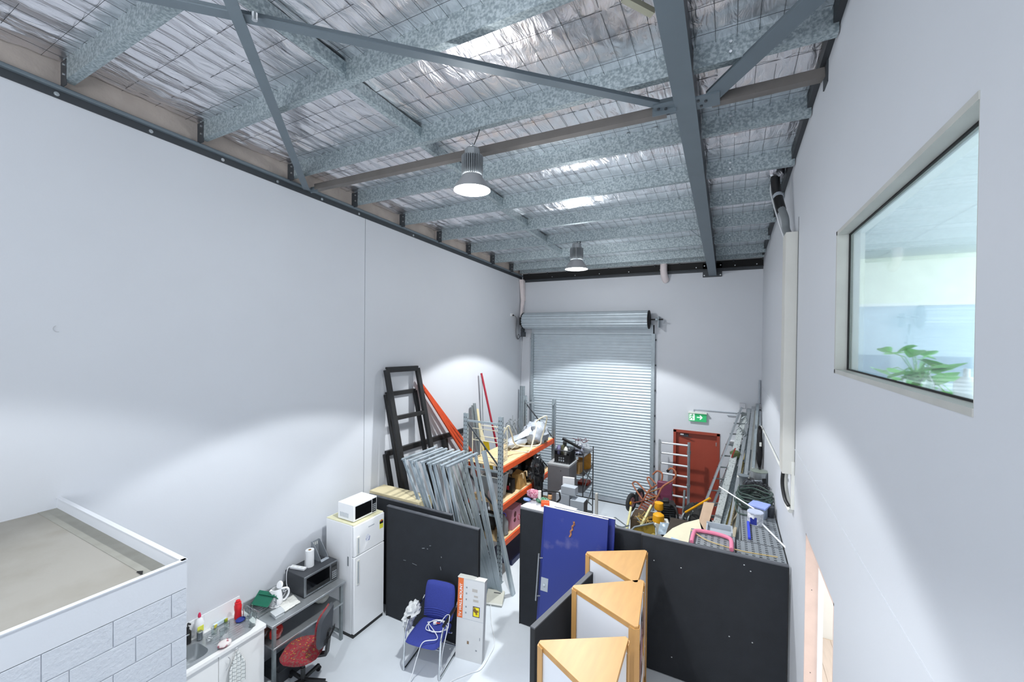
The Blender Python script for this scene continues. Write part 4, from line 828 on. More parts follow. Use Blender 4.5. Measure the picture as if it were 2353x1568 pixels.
# ---- three triangular display cabinets
m_wpan = M('white_display_panel', '#dfe2e8', .4, var=.01)
def tri(A, B, C_, h, label, posters=False):
    A, B, C_ = [Vector((*p, 0)) for p in (A, B, C_)]; G = (A+B+C_)/3
    t = thing('display_cabinet', label, 'cabinet', G, 0, 'triangular display cabinets')
    def clip(s_, cut):
        P_ = [G+(p-G)*s_ for p in (A, B, C_)]; out = []
        for k in range(3):
            p, pr, nx = P_[k], P_[k-1], P_[(k+1) % 3]
            out += [p+(pr-p).normalized()*cut, p+(nx-p).normalized()*cut]
        return out
    part('top_board', MB().prism([p+Vector((0, 0, h-.02)) for p in clip(1.0, .035)], (0, 0, .02)), m_beech, t, .002)
    part('base_board', MB().prism([p+Vector((0, 0, .03)) for p in clip(.97, .035)], (0, 0, .03)), m_beech, t)
    for p in (A, B, C_):
        dv = (G-p).normalized(); sd = Vector((-dv.y, dv.x, 0))
        q = p+dv*.02; part('corner_post', MB().prism([q-sd*.025, q+sd*.025, q+sd*.06+dv*.06, q-sd*.06+dv*.06], (0, 0, h-.021)), m_beech, t)
    for k, (p, q) in enumerate(((A, C_), (C_, B), (B, A))):
        dd = (q-p).normalized(); nn = Vector((dd.y, -dd.x, 0))
        if nn.dot((p+q)/2-G) < 0: nn = -nn
        i0, i1 = p+dd*.055, q-dd*.055; off = nn*-.012
        poly = [i0+off+Vector((0, 0, .12)), i1+off+Vector((0, 0, .12)), i1+off+Vector((0, 0, h-.055)), i0+off+Vector((0, 0, h-.055))]
        part('side_panel', MB().prism(poly, nn*.008), m_wpan, t)
        part('top_rail', MB().prism([i0+off+Vector((0, 0, h-.055)), i1+off+Vector((0, 0, h-.055)), i1+off+Vector((0, 0, h-.021)), i0+off+Vector((0, 0, h-.021))], nn*.010), m_beech, t)
        for u in (.04, .96):
            for z in (.5, h-.10):
                c0 = i0+(i1-i0)*u+off+nn*.008+Vector((0, 0, z)); part('screw_cap', MB().lathe(c0, [(.011, 0), (.008, .006)], 8, nn), m_zinc, t)
        if posters and k == 1:
            rr = random.Random(5); zz = .35
            mats = [M('print_mauve', '#8a6a72', .6), M('print_brown', '#6b4a40', .6), M('print_dark', '#25252a', .6), M('print_white', '#d8d8e0', .6), M('print_tan', '#b99a86', .6), M('print_lilac', '#b7a9be', .6)]
            for s_ in range(26):
                u0 = rr.uniform(0, .75); z0_ = rr.uniform(.15, h-.35); w_ = rr.uniform(.10, .3); hh = rr.uniform(.05, .30)
                pp_ = [i0+(i1-i0)*u0+Vector((0, 0, z0_)), i0+(i1-i0)*(u0+w_)+Vector((0, 0, z0_+rr.uniform(-.1, .15))), i0+(i1-i0)*(u0+w_*.8)+Vector((0, 0, z0_+hh)), i0+(i1-i0)*u0+Vector((0, 0, z0_+hh*rr.uniform(.6, 1.1)))]
                lift = nn*(.010+.002*s_ % .02)
                part('paper_scrap', MB().prism([v+lift*.6 for v in pp_], nn*.002), mats[s_ % 6], t)
    return t
tri((-1.63, 5.20), (-.915, 5.64), (-.885, 4.80), 1.72, 'rearmost orange topped triangular cabinet, nearest the blue doors')
tri((-1.54, 4.41), (-.83, 4.93), (-.735, 4.06), 1.72, 'middle orange topped triangular cabinet of the three', True)
tri((-1.53, 3.46), (-.79, 3.92), (-.76, 3.06), 1.72, 'nearest orange topped triangular cabinet, at the bottom of the view')
# ================================================================== BLUE CHAIR
bc = thing('visitor_chair', 'blue upholstered chair on a chrome sled frame in front of the black panel', 'chair', (-3.60, 4.55, 0), R(10))
CM = WM[bc.name]
def cl_(mb): mb.v = [CM @ p for p in mb.v]; return mb
ch_w = .265
for sx in (-1, 1):
    x = sx*ch_w
    part('sled_frame', cl_(MB().tube(curve_pts([(x, .34, .014), (x, -.20, .014), (x, -.265, .05), (x, -.255, .30), (x, -.23, .50), (x, -.17, .60), (x, -.10, .635), (x, .20, .66), (x*.98, .28, .70)], 6), .0125, 10)), m_chrome, bc)
    part('arm_pad', cl_(MB().prof((x, -.17, .635), (x, .19, .672), [(-.022, 0), (-.018, .018), (.018, .018), (.022, 0)])), m_black, bc, .004)
part('sled_crossbar', cl_(MB().tube([(-ch_w, .34, .014), (ch_w, .34, .014)], .0125, 10)), m_chrome, bc)
part('seat_crossbar', cl_(MB().tube([(-ch_w, -.22, .36), (ch_w, -.22, .36)], .010, 8).tube([(-ch_w, .1, .38), (ch_w, .1, .38)], .010, 8)), m_chrome, bc)
def cush(w, d, t_, zc, yc, tilt=0, n=16, pw=.35):
    def f(u, v, s_):
        a = (u-.5)*2; b = (v-.5)*2
        k = (1-abs(a)**6)*(1-abs(b)**6); k = max(0, k)**.5
        cx__ = a*w/2*(1-.10*abs(b)**4); cy__ = b*d/2*(1-.10*abs(a)**4)
        return Vector((cx__, cy__, s_*t_/2*k))
    mb = MB(); mb.grid(lambda u, v: f(u, v, 1), n, n); mb.grid(lambda u, v: f(1-u, v, -1), n, n)
    r_ = Matrix.Rotation(tilt, 3, 'X'); mb.v = [r_ @ p + Vector((0, yc, zc)) for p in mb.v]
    return mb
part('seat', cl_(cush(.50, .52, .085, .43, -.06, R(3))), m_bluef, bc)
part('backrest', cl_(cush(.47, .52, .075, .70, .235, R(80))), m_bluef, bc)
for k in range(4):
    pts_ = [(x_, .178+.004*k-.01, .50+.028*k+.03*(1-(x_/.2)**2)) for x_ in (-.21, -.14, -.07, 0, .07, .14, .21)]
    part('back_seam', cl_(MB().tube(pts_, .009, 6)), m_bluef, bc)
part('back_shell', cl_(cush(.44, .48, .03, .70, .285, R(80))), m_black, bc)
ct = thing('white_cloth', 'crumpled white cloth draped over the left arm of the blue chair', 'cloth', CM @ Vector((-.29, -.05, .60)))
part('cloth_fold', cl_(MB().blob((-.285, -.01, .66), (.085, .13, .10), 14, .45, 3.2, 4)), M('white_cloth', '#d9dcdd', .9, var=.06, vscale=20, bump=.2, bscale=60), ct)
part('cloth_hang', cl_(MB().blob((-.315, -.08, .56), (.06, .10, .13), 12, .5, 3.5, 8)), M('white_cloth', '#d9dcdd', .9), ct)
wc = thing('extension_lead', 'white cable coiled on the blue chair seat and trailing to the floor', 'cable', CM @ Vector((.05, -.05, .47)))
loop = []
for k in range(40):
    a = 2*math.pi*k/16; r_ = .13+.035*math.sin(k*.37)
    loop.append((.09+r_*1.05*math.cos(a)+.02*math.sin(k*.9), -.02+r_*.9*math.sin(a), .485+.02*abs(math.sin(k*.5))))
tail = curve_pts([loop[-1], (.20, -.20, .50), (.05, -.31, .49), (-.02, -.34, .30), (-.06, -.42, .08), (-.10, -.50, .008), (-.12, -.62, .007), (-.10, -.85, .007)])
part('cord', cl_(MB().tube(loop+tail[1:], .0055, 6)), m_cable, wc)
part('cord', cl_(MB().tube(curve_pts([(.10, .08, .50), (.17, .10, .60), (.24, .05, .66), (.285, -.02, .67), (.285, -.12, .50), (.27, -.20, .30), (.25, -.18, .10), (.22, -.05, .02)]), .0055, 6)), m_cable, wc)
part('plug', cl_(MB().box((.03, .05, .50), (.05, .035, .03), .5)), m_whitep, wc, .004)
part('test_tag', cl_(MB().box((.075, .055, .505), (.06, .022, .004), rot=Matrix.Rotation(.9, 3, 'Z') @ Matrix.Rotation(.4, 3, 'Y'))), m_orange, wc)
fc = solo('floor_cable', MB().tube(curve_pts([(-3.50, 6.0, .02), (-3.25, 5.6, .008), (-2.99, 5.25, .008), (-2.93, 5.0, .008), (-2.91, 4.75, .008), (-3.0, 4.62, .008), (-3.14, 4.40, .008), (-3.18, 4.2, .008), (-3.16, 3.9, .008)]), .006, 6), m_cable, 'white cable running over the floor past the tall carton', 'cable')
# ---- tall carton
CA = Vector((-3.345, 4.76, 0)); cz = R(9)
t = thing('tall_carton', 'tall white carton with an orange printed strip leaning on the black panel', 'carton', CA, cz)
lean_ = Matrix.Rotation(R(-4.5), 4, 'X'); TM = WM[t.name] @ lean_
def tc(mb): mb.v = [TM @ p for p in mb.v]; return mb
cw, chh, cth = .405, 1.09, .085
part('carton_box', tc(MB().span((0, 0, 0), (cw, cth, chh))), M('white_board', '#d5d7d8', .7, var=.03, vscale=5), t, .003)
part('top_flap', tc(MB().span((-.008, -.004, chh), (cw+.004, cth+.002, chh+.010))), m_offw, t)
ef = lambda x0, z0, x1, z1, m, nme='print_patch': part(nme, tc(MB().span((x0, -.0015, z0), (x1, -.0002, z1))), m, t)
ef(.003, .55, .085, chh-.004, M('orange_print', '#e5743a', .6), 'orange_strip')
part('lettering', tc(text_mb('TV WALL MOUNT', .055, (.068, -.0018, .565), (0, 0, 1), (-1, 0, 0), .0008, bold=.02)), m_white, t)
ef(.24, .60, .345, .74, M('print_navy', '#3b3350', .5), 'tv_picture')
part('picture', tc(MB().span((.25, -.0022, .61), (.335, -.0014, .73))), M('print_yellow_scene', '#f2e21c', .5, vscale=14, col2='#7a5a1a', thr=(.56, .62)), t)
for z in (.62, .70, .80, .88, .96): ef(.125, z, .145, z+.022, M('print_grey', '#8d9298', .6))
for x0, z0, x1, z1 in ((.22, .93, .30, .97), (.25, .86, .31, .885), (.24, .80, .32, .83)): ef(x0, z0, x1, z1, M('print_pale', '#b8b4ae', .6))
ef(.17, .22, .20, .26, M('torn_brown', '#8a745c', .8), 'torn_spot')
ef(.30, .15, .325, .17, M('print_grey', '#8d9298', .6)); ef(.355, .30, .365, .34, M('print_grey', '#8d9298', .6))
part('crease', tc(MB().span((0, -.0008, .545), (cw, .0, .549))), m_grey, t)
wd = thing('modem_box', 'off white plastic box leaning at the foot of the galvanised frames', 'box', (-3.47, 6.12, 0), R(15))
DM = WM[wd.name] @ Matrix.Rotation(R(35), 4, 'X')
def dm(mb): mb.v = [DM @ p for p in mb.v]; return mb
part('box_shell', dm(MB().span((-.15, -.10, .07), (.15, .12, .12))), M('aged_plastic', '#d3d3c6', .5), wd, .008)
part('base_bar', dm(MB().span((-.15, -.12, .05), (.15, -.09, .12))), m_offw, wd, .004)
part('maker_mark', dm(MB().box((.03, .07, .1205), (.12, .014, .001))), m_dkgrey, wd)
# ================================================================== PALLET RACK
PX0, PX1, PY0, PY1, PH = -4.43, -3.67, 6.60, 9.19, 3.04
rk_ = thing('pallet_rack', 'orange beamed steel rack with particle board shelves behind the galvanised frames', 'rack', ((PX0+PX1)/2, (PY0+PY1)/2, 0))
for x in (PX0, PX1):
    for y in (PY0, PY1):
        po = part('rack_post', MB().prof((x, y, 0), (x, y, PH), [(-.042, -.03), (.042, -.03), (.042, .03), (.03, .03), (.03, -.02), (-.03, -.02), (-.03, .03), (-.042, .03)], (0, 1 if y == PY0 else -1, 0)), m_galv_d, rk_)
        sl_ = MB(); s_ = -1 if y == PY0 else 1
        for k in range(38):
            z = .12+k*.076
            if z < PH-.05:
                sl_.box((x+.0425, y, z), (.002, .012, .03)); sl_.box((x+.02, y+s_*.0305*1, z+.03), (.012, .002, .026)); sl_.box((x-.02, y+s_*.0305, z+.03), (.012, .002, .026))
        part('slot', sl_, m_blackm, po, kind='stuff')
        part('foot_plate', MB().box((x, y, .004), (.12, .11, .008)), m_galv_d, po)
for y in (PY0, PY1):
    for z in (.25, 1.2, 2.02, 2.90): part('cross_tie', MB().bar((PX0, y, z), (PX1, y, z), .03, .035), m_galv_d, rk_)
    for z0, z1 in ((.27, 1.15), (1.25, 1.95), (2.88, 2.08)): part('diagonal_tie', MB().bar((PX0, y+.01, z0 if z0 > z1 else z1), (PX1, y+.01, z1 if z0 > z1 else z0), .02, .025), m_paint_d, rk_)
for z in (.70, 1.40, 2.10):
    for x in (PX0, PX1):
        y1 = PY1
        bm_ = part('beam', MB().span((x-.022, PY0+.045, z-.11), (x+.022, y1-.045, z)), m_orange, rk_, .004)
        for y in (PY0, y1): part('beam_hook', MB().span((x+(.024 if x == PX1 else -.03), y-.03, z-.17), (x+(.03 if x == PX1 else -.024), y+.035, z+.03)), m_orange, bm_)
    n = 3
    for k in range(n):
        a = PY0+.05+(PY1-PY0-.1)*k/n; b = PY0+.05+(PY1-PY0-.1)*(k+1)/n-.006
        part('shelf_board', MB().span((PX0+.01, a, z), (PX1-.0, b, z+.018)), m_mdf, rk_)
S1, S2, S3 = .718, 1.418, 2.118
# top shelf
wbk = thing('wire_trolley', 'cream wire mesh basket frame standing at the near end of the top shelf', 'basket', (-3.98, 6.86, S3))
fr2 = MB(); bxs = (-4.36, -3.76, 6.72, 7.02)
for z in (S3+.01, S3+.40): fr2.tube([(bxs[0], bxs[2], z), (bxs[1], bxs[2], z), (bxs[1], bxs[3], z), (bxs[0], bxs[3], z)], .009, 6, True)
for x in (bxs[0], bxs[1]):
    for y in (bxs[2], bxs[3]): fr2.tube([(x, y, S3+.0), (x, y, S3+.62)], .009, 6)
fr2.tube([(bxs[0], bxs[2], S3+.62), (bxs[1], bxs[2], S3+.62)], .009, 6).tube([(bxs[0], bxs[3], S3+.62), (bxs[1], bxs[3], S3+.62)], .009, 6)
part('basket_frame', fr2, m_creamp, wbk)
wms = MB()
for k in range(9): y = bxs[2]+.3*k/8; wms.tube([(bxs[1], y, S3+.01), (bxs[1], y, S3+.40)], .003, 4)
for k in range(9): z = S3+.03+k*.046; wms.tube([(bxs[1], bxs[2], z), (bxs[1], bxs[3], z)], .003, 4)
for k in range(5): x = bxs[1]-.12+.03*k; wms.tube([(x, bxs[3], S3+.01), (x, bxs[3], S3+.40)], .003, 4)
for k in range(9): z = S3+.03+k*.046; wms.tube([(bxs[1]-.14, bxs[3], z), (bxs[1], bxs[3], z)], .003, 4)
part('basket_wires', wms, m_creamp, wbk, kind='stuff')
cfr = thing('tube_frame', 'cream bent tube chair frame lying on the top rack shelf', 'frame', (-3.75, 7.7, S3))
part('tube_loop', MB().tube(curve_pts([at(1155, 1000, Y=7.0), at(1168, 979, Y=7.0), at(1176, 998, Y=7.2), at(1187, 1023, Y=7.5), at(1236, 1024, Y=7.9), at(1245, 1006, Y=8.0), at(1256, 966, Y=8.05), at(1253, 957, Y=8.0), at(1231, 970, Y=7.9), at(1232, 984, Y=7.8), at(1219, 1036, Y=7.55)], 5), .016, 8), m_creamp, cfr)
part('tube_leg', MB().tube([at(1187, 1023, Y=7.5), at(1172, 1036, Y=7.25), at(1215, 1040, Y=7.45), at(1219, 1034, Y=7.6)], .009, 8), m_creamp, cfr)
bag = thing('plastic_wrapped_bundle', 'grey plastic wrapped bundle at the far end of the top shelf', 'bundle', (-3.95, 8.5, S3))
mgb = M('grey_polythene', '#a9b0b8', .35, var=.08, vscale=6, bump=.35, bscale=14)
part('wrapped_part', MB().blob((-3.88, 8.62, S3+.20), (.26, .42, .27), 16, .28, 3.0, 3, squash=-.195), mgb, bag)
part('wrapped_roll', MB().blob((-4.05, 8.05, S3+.12), (.17, .44, .12), 14, .16, 2.5, 6, squash=-.115), mgb, bag)
part('open_flap', MB().prism([(-3.95, 7.75, S3+.20), (-3.85, 8.25, S3+.24), (-3.8, 8.45, S3+.45), (-4.0, 8.1, S3+.27)], (-.02, 0, .01)), mgb, bag)
hk = thing('hook_rods', 'bundle of thin metal display hooks standing on the top shelf by the wall side', 'hooks', (-4.3, 8.6, S3))
rr = random.Random(3)
for k in range(14):
    x, y = -4.36+.02*k*.5, 7.95+.055*k
    p0 = Vector((x, y, S3+.01)); p1 = Vector((x-.10+rr.uniform(-.05, .05), y-.18, S3+.42+rr.uniform(-.05, .1)))
    part('hook_rod', MB().tube([p0, p1, p1+Vector((.0, .07, .03)), p1+Vector((0, .09, .0))], .007, 5), m_alu_d, hk)
for k in range(2):
    p1 = at(1178+k*14, 955+k*6, Y=8.4)
    part('spike', MB().tube([Vector((-4.3, 8.3, S3+.2)), p1], .006, 5), m_alu_d, hk)
yb = thing('hazard_board', 'yellow and black hazard sign board leaning behind the rack', 'sign', (-4.75, 7.9, 0))
YM = M('sign_yellow', '#f0cf1f', .5)
part('sign_face', MB().prism([at(1110, 1015, Y=7.9), at(1122, 1013, Y=7.9), at(1135, 1092, Y=7.9), at(1118, 1096, Y=7.9)], (0, .01, 0)), YM, yb)
for y_ in (1025, 1045): part('hazard_stripe', MB().prism([at(1112, y_, Y=7.895), at(1120, y_+8, Y=7.895), at(1122, y_+18, Y=7.895), at(1114, y_+9, Y=7.895)], (0, .004, 0)), m_blackm, yb)
part('lettering', text_mb('A', .11, at(1122, 1086, Y=7.885), (-.15, 0, -1), (1, 0, -.15), .001, bold=.02), m_blackm, yb)
part('post_foot', MB().tube([(-4.72, 7.92, 0), at(1120, 1092, Y=7.92)], .015, 6), m_galv_d, yb)
# middle shelf
mgt = thing('grey_plastic_tub', 'tall grey plastic tub on the middle shelf beside the near post', 'tub', (-4.0, 7.0, S2))
part('tub_body', MB().add([(-4.16, 6.80, S2), (-3.83, 6.80, S2), (-3.83, 7.1, S2), (-4.16, 7.1, S2), (-4.20, 6.76, S2+.42), (-3.79, 6.76, S2+.42), (-3.79, 7.14, S2+.42), (-4.20, 7.14, S2+.42)], [(3, 2, 1, 0), (0, 1, 5, 4), (1, 2, 6, 5), (2, 3, 7, 6), (3, 0, 4, 7)]), M('tub_grey', '#a9aeb2', .5), mgt)
part('tub_rim', MB().tube([(-4.20, 6.76, S2+.42), (-3.79, 6.76, S2+.42), (-3.79, 7.14, S2+.42), (-4.20, 7.14, S2+.42)], .012, 6, True), m_offw, mgt)
bottle(-3.93, 6.70, S2, [(.05, 0), (.055, .02), (.055, .17), (.03, .21)], M('pale_pink_plastic', '#e2c9c8', .4), 'plastic_canister', 'pale pink canister in front of the grey tub', [(.033, .21), (.033, .24)], M('peach_cap', '#d9b49a', .5), cat='canister')
pw = thing('white_pail', 'dark bucket with crumpled white paper on top, left on the middle shelf', 'bucket', (-4.33, 7.15, S2))
part('pail_body', MB().lathe((-4.30, 7.10, S2), [(.11, 0), (.14, .28), (.13, .28), (.10, .01)], 24, cap=False).lathe((-4.30, 7.10, S2), [(.0001, .01), (.10, .01)], 24, cap=False), M('dark_tin', '#3d4239', .5), pw)
part('paper_lump', MB().blob((-4.30, 7.08, S2+.32), (.13, .13, .10), 10, .3, 3, 3), m_whitep, pw)
bs = thing('black_paper_bag', 'small black paper bag with a red print on the middle shelf', 'bag', (-3.80, 7.28, S2))
part('bag_body', MB().prism([(-3.90, 7.21, S2), (-3.74, 7.21, S2), (-3.74, 7.33, S2), (-3.90, 7.33, S2)], (0, 0, .27)), m_black, bs, .004)
part('red_print', MB().span((-3.86, 7.207, S2+.06), (-3.81, 7.21, S2+.14)), M('print_red', '#c22a3c', .5), bs)
part('white_print', MB().span((-3.80, 7.207, S2+.15), (-3.79, 7.21, S2+.20)), m_white, bs)
part('bag_handle', MB().tube(curve_pts([(-3.86, 7.27, S2+.27), (-3.85, 7.27, S2+.36), (-3.80, 7.27, S2+.36), (-3.78, 7.27, S2+.27)]), .005, 5), m_black, bs)
m_kraft = M('kraft_paper', '#b38a4e', .85, var=.1, vscale=10, bump=.2, bscale=25)
kb = thing('kraft_bag', 'brown kraft paper bag with twisted handles on the middle shelf', 'bag', (-3.80, 7.62, S2))
part('bag_body', MB().add([(-3.94, 7.47, S2), (-3.70, 7.47, S2), (-3.70, 7.80, S2), (-3.94, 7.80, S2), (-3.92, 7.52, S2+.26), (-3.74, 7.50, S2+.30), (-3.74, 7.78, S2+.27), (-3.92, 7.76, S2+.32)], [(3, 2, 1, 0), (0, 1, 5, 4), (1, 2, 6, 5), (2, 3, 7, 6), (3, 0, 4, 7), (4, 5, 6, 7)]), m_kraft, kb, .01)
for y in (7.55, 7.72): part('bag_handle', MB().tube(curve_pts([(-3.74, y, S2+.28), (-3.69, y, S2+.31), (-3.68, y+.03, S2+.20), (-3.70, y+.06, S2+.30)]), .010, 6), M('paper_cord', '#dcc39a', .8), kb)
k2 = solo('kraft_bag', MB().blob((-3.98, 7.42, S2+.15), (.10, .13, .15), 10, .15, 2, 5, squash=-.149), M('dark_kraft', '#6f5638', .85), 'darker brown paper bag behind the kraft bag', 'bag')
solo('grey_fabric_roll', MB().tube([(-4.05, 7.15, S2+.49), (-3.80, 7.50, S2+.50)], .07, 14).tube([(-3.85, 7.20, S2+.44), (-3.80, 7.28, S2+.40)], .05, 10), M('grey_cloth', '#77716c', .8), 'grey cloth roll under the top shelf', 'cloth roll')
bb_ = thing('black_bin_bag', 'big shiny black bin bag bulging from the middle shelf', 'bag', (-3.75, 8.05, .8))
part('bag_lump', MB().blob((-3.74, 8.16, 1.62), (.26, .26, .36), 16, .25, 3, 7), M('shiny_bin_bag', '#0d0e11', .18, coat=.6, bump=.6, bscale=12), bb_)
part('bag_sag', MB().blob((-3.62, 8.10, 1.35), (.13, .18, .42), 14, .2, 3, 9), M('shiny_bin_bag', '#0d0e11', .18), bb_)
solo('black_bin_bag', MB().blob((-4.05, 8.55, S2+.25), (.27, .36, .27), 12, .22, 3, 12, squash=-.245), M('shiny_bin_bag', '#0d0e11', .18), 'black bin bag at the back of the middle shelf', 'bag')
solo('dark_backpack', MB().blob((-4.12, 7.9, S2+.25), (.22, .28, .30), 12, .15, 3, 14, squash=-.245), M('dark_bag_cloth', '#1d1d22', .8), 'dark bag in shadow behind the kraft bag', 'bag')
# lower shelf
pk_ = thing('pink_carton', 'pink printed carton with a red oval mark on the lower shelf', 'carton', (-3.88, 7.38, S1))
mpk = M('pink_print', '#c98a9c', .6, var=.08, vscale=5)
part('carton_body', MB().span((-4.12, 7.16, S1), (-3.70, 7.55, S1+.40)), mpk, pk_, .003)
part('dark_print', MB().blob((-3.70, 7.27, S1+.28), (.004, .05, .06), 8, .2, 3, 2).blob((-3.70, 7.26, S1+.17), (.004, .05, .04), 8, .2, 3, 4), M('print_maroon', '#5d2a2e', .6), pk_)
part('oval_mark', MB().lathe((-3.70, 7.44, S1+.16), [(.055, 0), (.055, .003)], 20, (1, 0, 0)), M('print_crimson', '#b52b4a', .5), pk_)
part('oval_bar', MB().span((-3.6975, 7.425, S1+.12), (-3.6965, 7.455, S1+.20)), m_white, pk_)
part('dark_print', MB().blob((-3.95, 7.158, S1+.25), (.09, .003, .07), 8, .2, 3, 6), M('print_maroon', '#5d2a2e', .6), pk_)
jg = thing('water_jug', 'large ribbed clear water jug with a blue handle on the lower shelf', 'jug', (-3.80, 6.93, S1))
part('jug_body', MB().lathe((-3.80, 6.95, S1), [(.09, 0), (.11, .02), (.105, .06), (.11, .10), (.105, .14), (.11, .18), (.10, .25), (.05, .33), (.04, .36)], 24), M('cloudy_clear_plastic', '#c9ced0', .2, trans=.6), jg)
part('jug_handle', MB().tube(curve_pts([(-3.84, 6.95, S1+.36), (-3.80, 6.92, S1+.41), (-3.74, 6.93, S1+.41), (-3.73, 6.95, S1+.35)]), .008, 6), M('blue_plastic', '#4657d8', .4), jg)
solo('black_tool_bag', MB().blob((-4.15, 7.0, S1+.16), (.20, .22, .17), 12, .25, 4, 2, squash=-.155), M('dark_tool_cloth', '#2a2c2e', .7), 'dark tool bag at the near end of the lower shelf', 'bag')
solo('paint_pail', MB().lathe((-4.28, 6.78, .018+S1), [(.10, 0), (.10, .2), (.104, .2), (.104, .215)], 20), M('olive_tin', '#6d6a4c', .5), 'olive tin at the left end of the lower shelf', 'tin')
solo('black_crate', MB().span((-4.25, 7.7, S1), (-3.75, 8.4, S1+.35)), m_dkgrey, 'dark plastic crate in the shadow of the lower shelf', 'crate', bevel=.006)
solo('blue_floor_crate', MB().span((-4.3, 7.2, 0), (-3.72, 8.6, .10)), M('navy_plastic', '#1c2550', .5), 'flat navy tray on the floor under the rack', 'tray', bevel=.006)
# ---- things leaning on the left wall behind the rack
def post(name, p0, p1, w, h, mat, label, cat='post', group=None, tz=0.0, rnd=False):
    """long member; extended down along its own line to the height tz"""
    p0 = Vector(p0); p1 = Vector(p1); d = (p1-p0)
    if tz is not None and abs(d.z) > 1e-3: p0 = p0 + d*((tz-p0.z)/d.z)
    mb = MB().tube([p0, p1], w/2, 10) if rnd else MB().bar(p0, p1, w, h, (1, 0, 0))
    return solo(name, mb, mat, label, cat, group)
def blackframe(pts4, rungs, w, label):
    t = thing('door_surround', label, 'frame', (pts4[0]+pts4[3])/2)
    a, b, c, d = pts4
    m_ = M('black_foam_plastic', '#1c1d1f', .5, var=.15, vscale=12, bump=.1)
    for nme, p, q in (('upright', a, b), ('head_bar', b, c), ('upright', d, c)): part(nme, MB().prof(p, q, [(-w/2, -.03), (-.01, -.03), (-.01, -.01), (.01, -.01), (.01, -.03), (w/2, -.03), (w/2, .03), (-w/2, .03)], (1, 0, 0)), m_, t, .004)
    for u in rungs: part('cross_bar', MB().bar(a+(b-a)*u, d+(c-d)*u, w*.8, .05, (1, 0, 0)), m_, t, .004)
    return t
blackframe([Vector((-4.98, 5.98, .03)), Vector((-5.50, 5.60, 3.88)), Vector((-5.50, 6.44, 3.86)), Vector((-4.98, 6.88, .03))], (.77,), .10, 'tallest black plastic frame leaning on the left wall')
blackframe([Vector((-5.15, 6.02, .03)), Vector((-5.56, 5.66, 3.42)), Vector((-5.56, 6.44, 3.41)), Vector((-5.15, 6.85, .03))], (), .08, 'second black frame leaning behind the tallest one')
blackframe([Vector((-5.30, 5.90, .03)), Vector((-5.56, 5.66, 2.33)), Vector((-5.56, 8.30, 2.27)), Vector((-5.30, 8.12, .03))], (), .10, 'wide low black frame against the left wall behind the galvanised frames')
post('black_post', (-5.35, 7.6, 0), (-5.5, 7.35, 2.25), .13, .08, M('black_foam_plastic', '#1c1d1f', .5), 'short black post leaning inside the wide black frame')
for k in range(3):
    post('orange_beam', Vector((-5.25+.06*k, 9.95-.35*k, 0)), Vector((-5.53+.03*k, 6.50+.06*k, 3.62-.10*k)), .055, .035, M('red_orange_paint', '#cb4a20', .5, var=.12, vscale=9), ['topmost orange beam leaning sideways on the left wall', 'middle orange beam leaning sideways on the left wall', 'lowest orange beam leaning sideways on the left wall'][k], 'beam', 'orange beams on the left wall')
post('red_pole', at(1133, 985, X=-5.22), at(1106, 858, X=-5.5), .055, .055, M('crimson_paint', '#a02538', .5), 'dark red pole leaning behind the rack', 'pole', rnd=True)
post('grey_rod', at(1110, 985, X=-5.5), at(1107, 862, X=-5.55), .018, .018, m_alu_d, 'thin grey rod standing beside the red pole', 'rod', rnd=True)
for k, (xb, xt, yt, m_, lb) in enumerate(((1096, 1086, 932, m_alu_d, 'grey weathered board'), (1104, 1090, 927, m_alu_d, 'tall aluminium strip'), (1112, 1096, 940, m_wood, 'pine batten'), (1122, 1101, 975, M('cream_board', '#ddd3ae', .6), 'cream board'))):
    post('leaning_board', at(xb, 1050, X=-5.25+.04*k), at(xt, yt, X=-5.52+.03*k), .09, .03, m_, lb+' standing on end behind the rack by the left wall', 'board')
for k in range(4):
    post('steel_stud', Vector((-5.50+.06*k, 11.0-.02*k, 0)), Vector((-5.47+.055*k, 11.02, 3.05 if k < 3 else 2.78)), .05, .04, m_galv_d, ['first steel stud from the left wall, in the back left corner', 'second steel stud from the left wall, in the back left corner', 'third steel stud from the left wall, in the back left corner', 'shorter steel stud at the right of the corner bundle'][k], 'stud', 'studs in the back left corner')
post('wall_prop', (-5.05, 11.05, 0), (-5.10, 11.1, 2.75), .06, .06, m_galv_d, 'perforated steel post standing left of the roller door', 'post')
# ---- galvanised door frames, nested
for i in range(8):
    dx = -.125*i + .018*math.sin(i*2.3)
    F = Vector((-3.36+dx*.30, 6.17, .01)); T_ = Vector((-3.93+dx, 6.17-.006*i, 2.42)); Nn = Vector((0, -.82, 0))
    t = thing('steel_door_frame', 'galvanised steel door frame leaning in the nested stack, %s from the right' % ordi[i], 'door frame', (F+F+Nn)/2, 0, 'nested steel door frames')
    pj = [(-.04, -.03), (.04, -.03), (.04, .005), (.033, .005), (.033, -.022), (.012, -.022), (.012, -.008), (-.012, -.008), (-.012, -.022), (-.033, -.022), (-.033, .005), (-.04, .005)]
    for p, q in ((F, T_), (F+Nn, T_+Nn)):
        part('jamb', MB().prof(p, q, [(a*.62, b*.8) for a, b in pj], (0, 1 if p is F else -1, 0)), m_galv_f, t)
    part('head', MB().prof(T_+Vector((0, .04, .0)), T_+Nn-Vector((0, .04, 0)), [(a*.5, -b) for a, b in pj], (.25, 0, 1)), m_galv_f, t)
    if i == 0: part('corner_bracket', MB().box(F+(T_-F)*.30+Vector((-.04, 0, 0)), (.10, .03, .07)), m_zinc, t)
post('steel_channel', Vector((-3.28, 6.40, 0)), Vector((-3.86, 6.32, 2.46)), .09, .05, m_galv_f, 'long galvanised channel leaning just right of the door frames', 'channel')
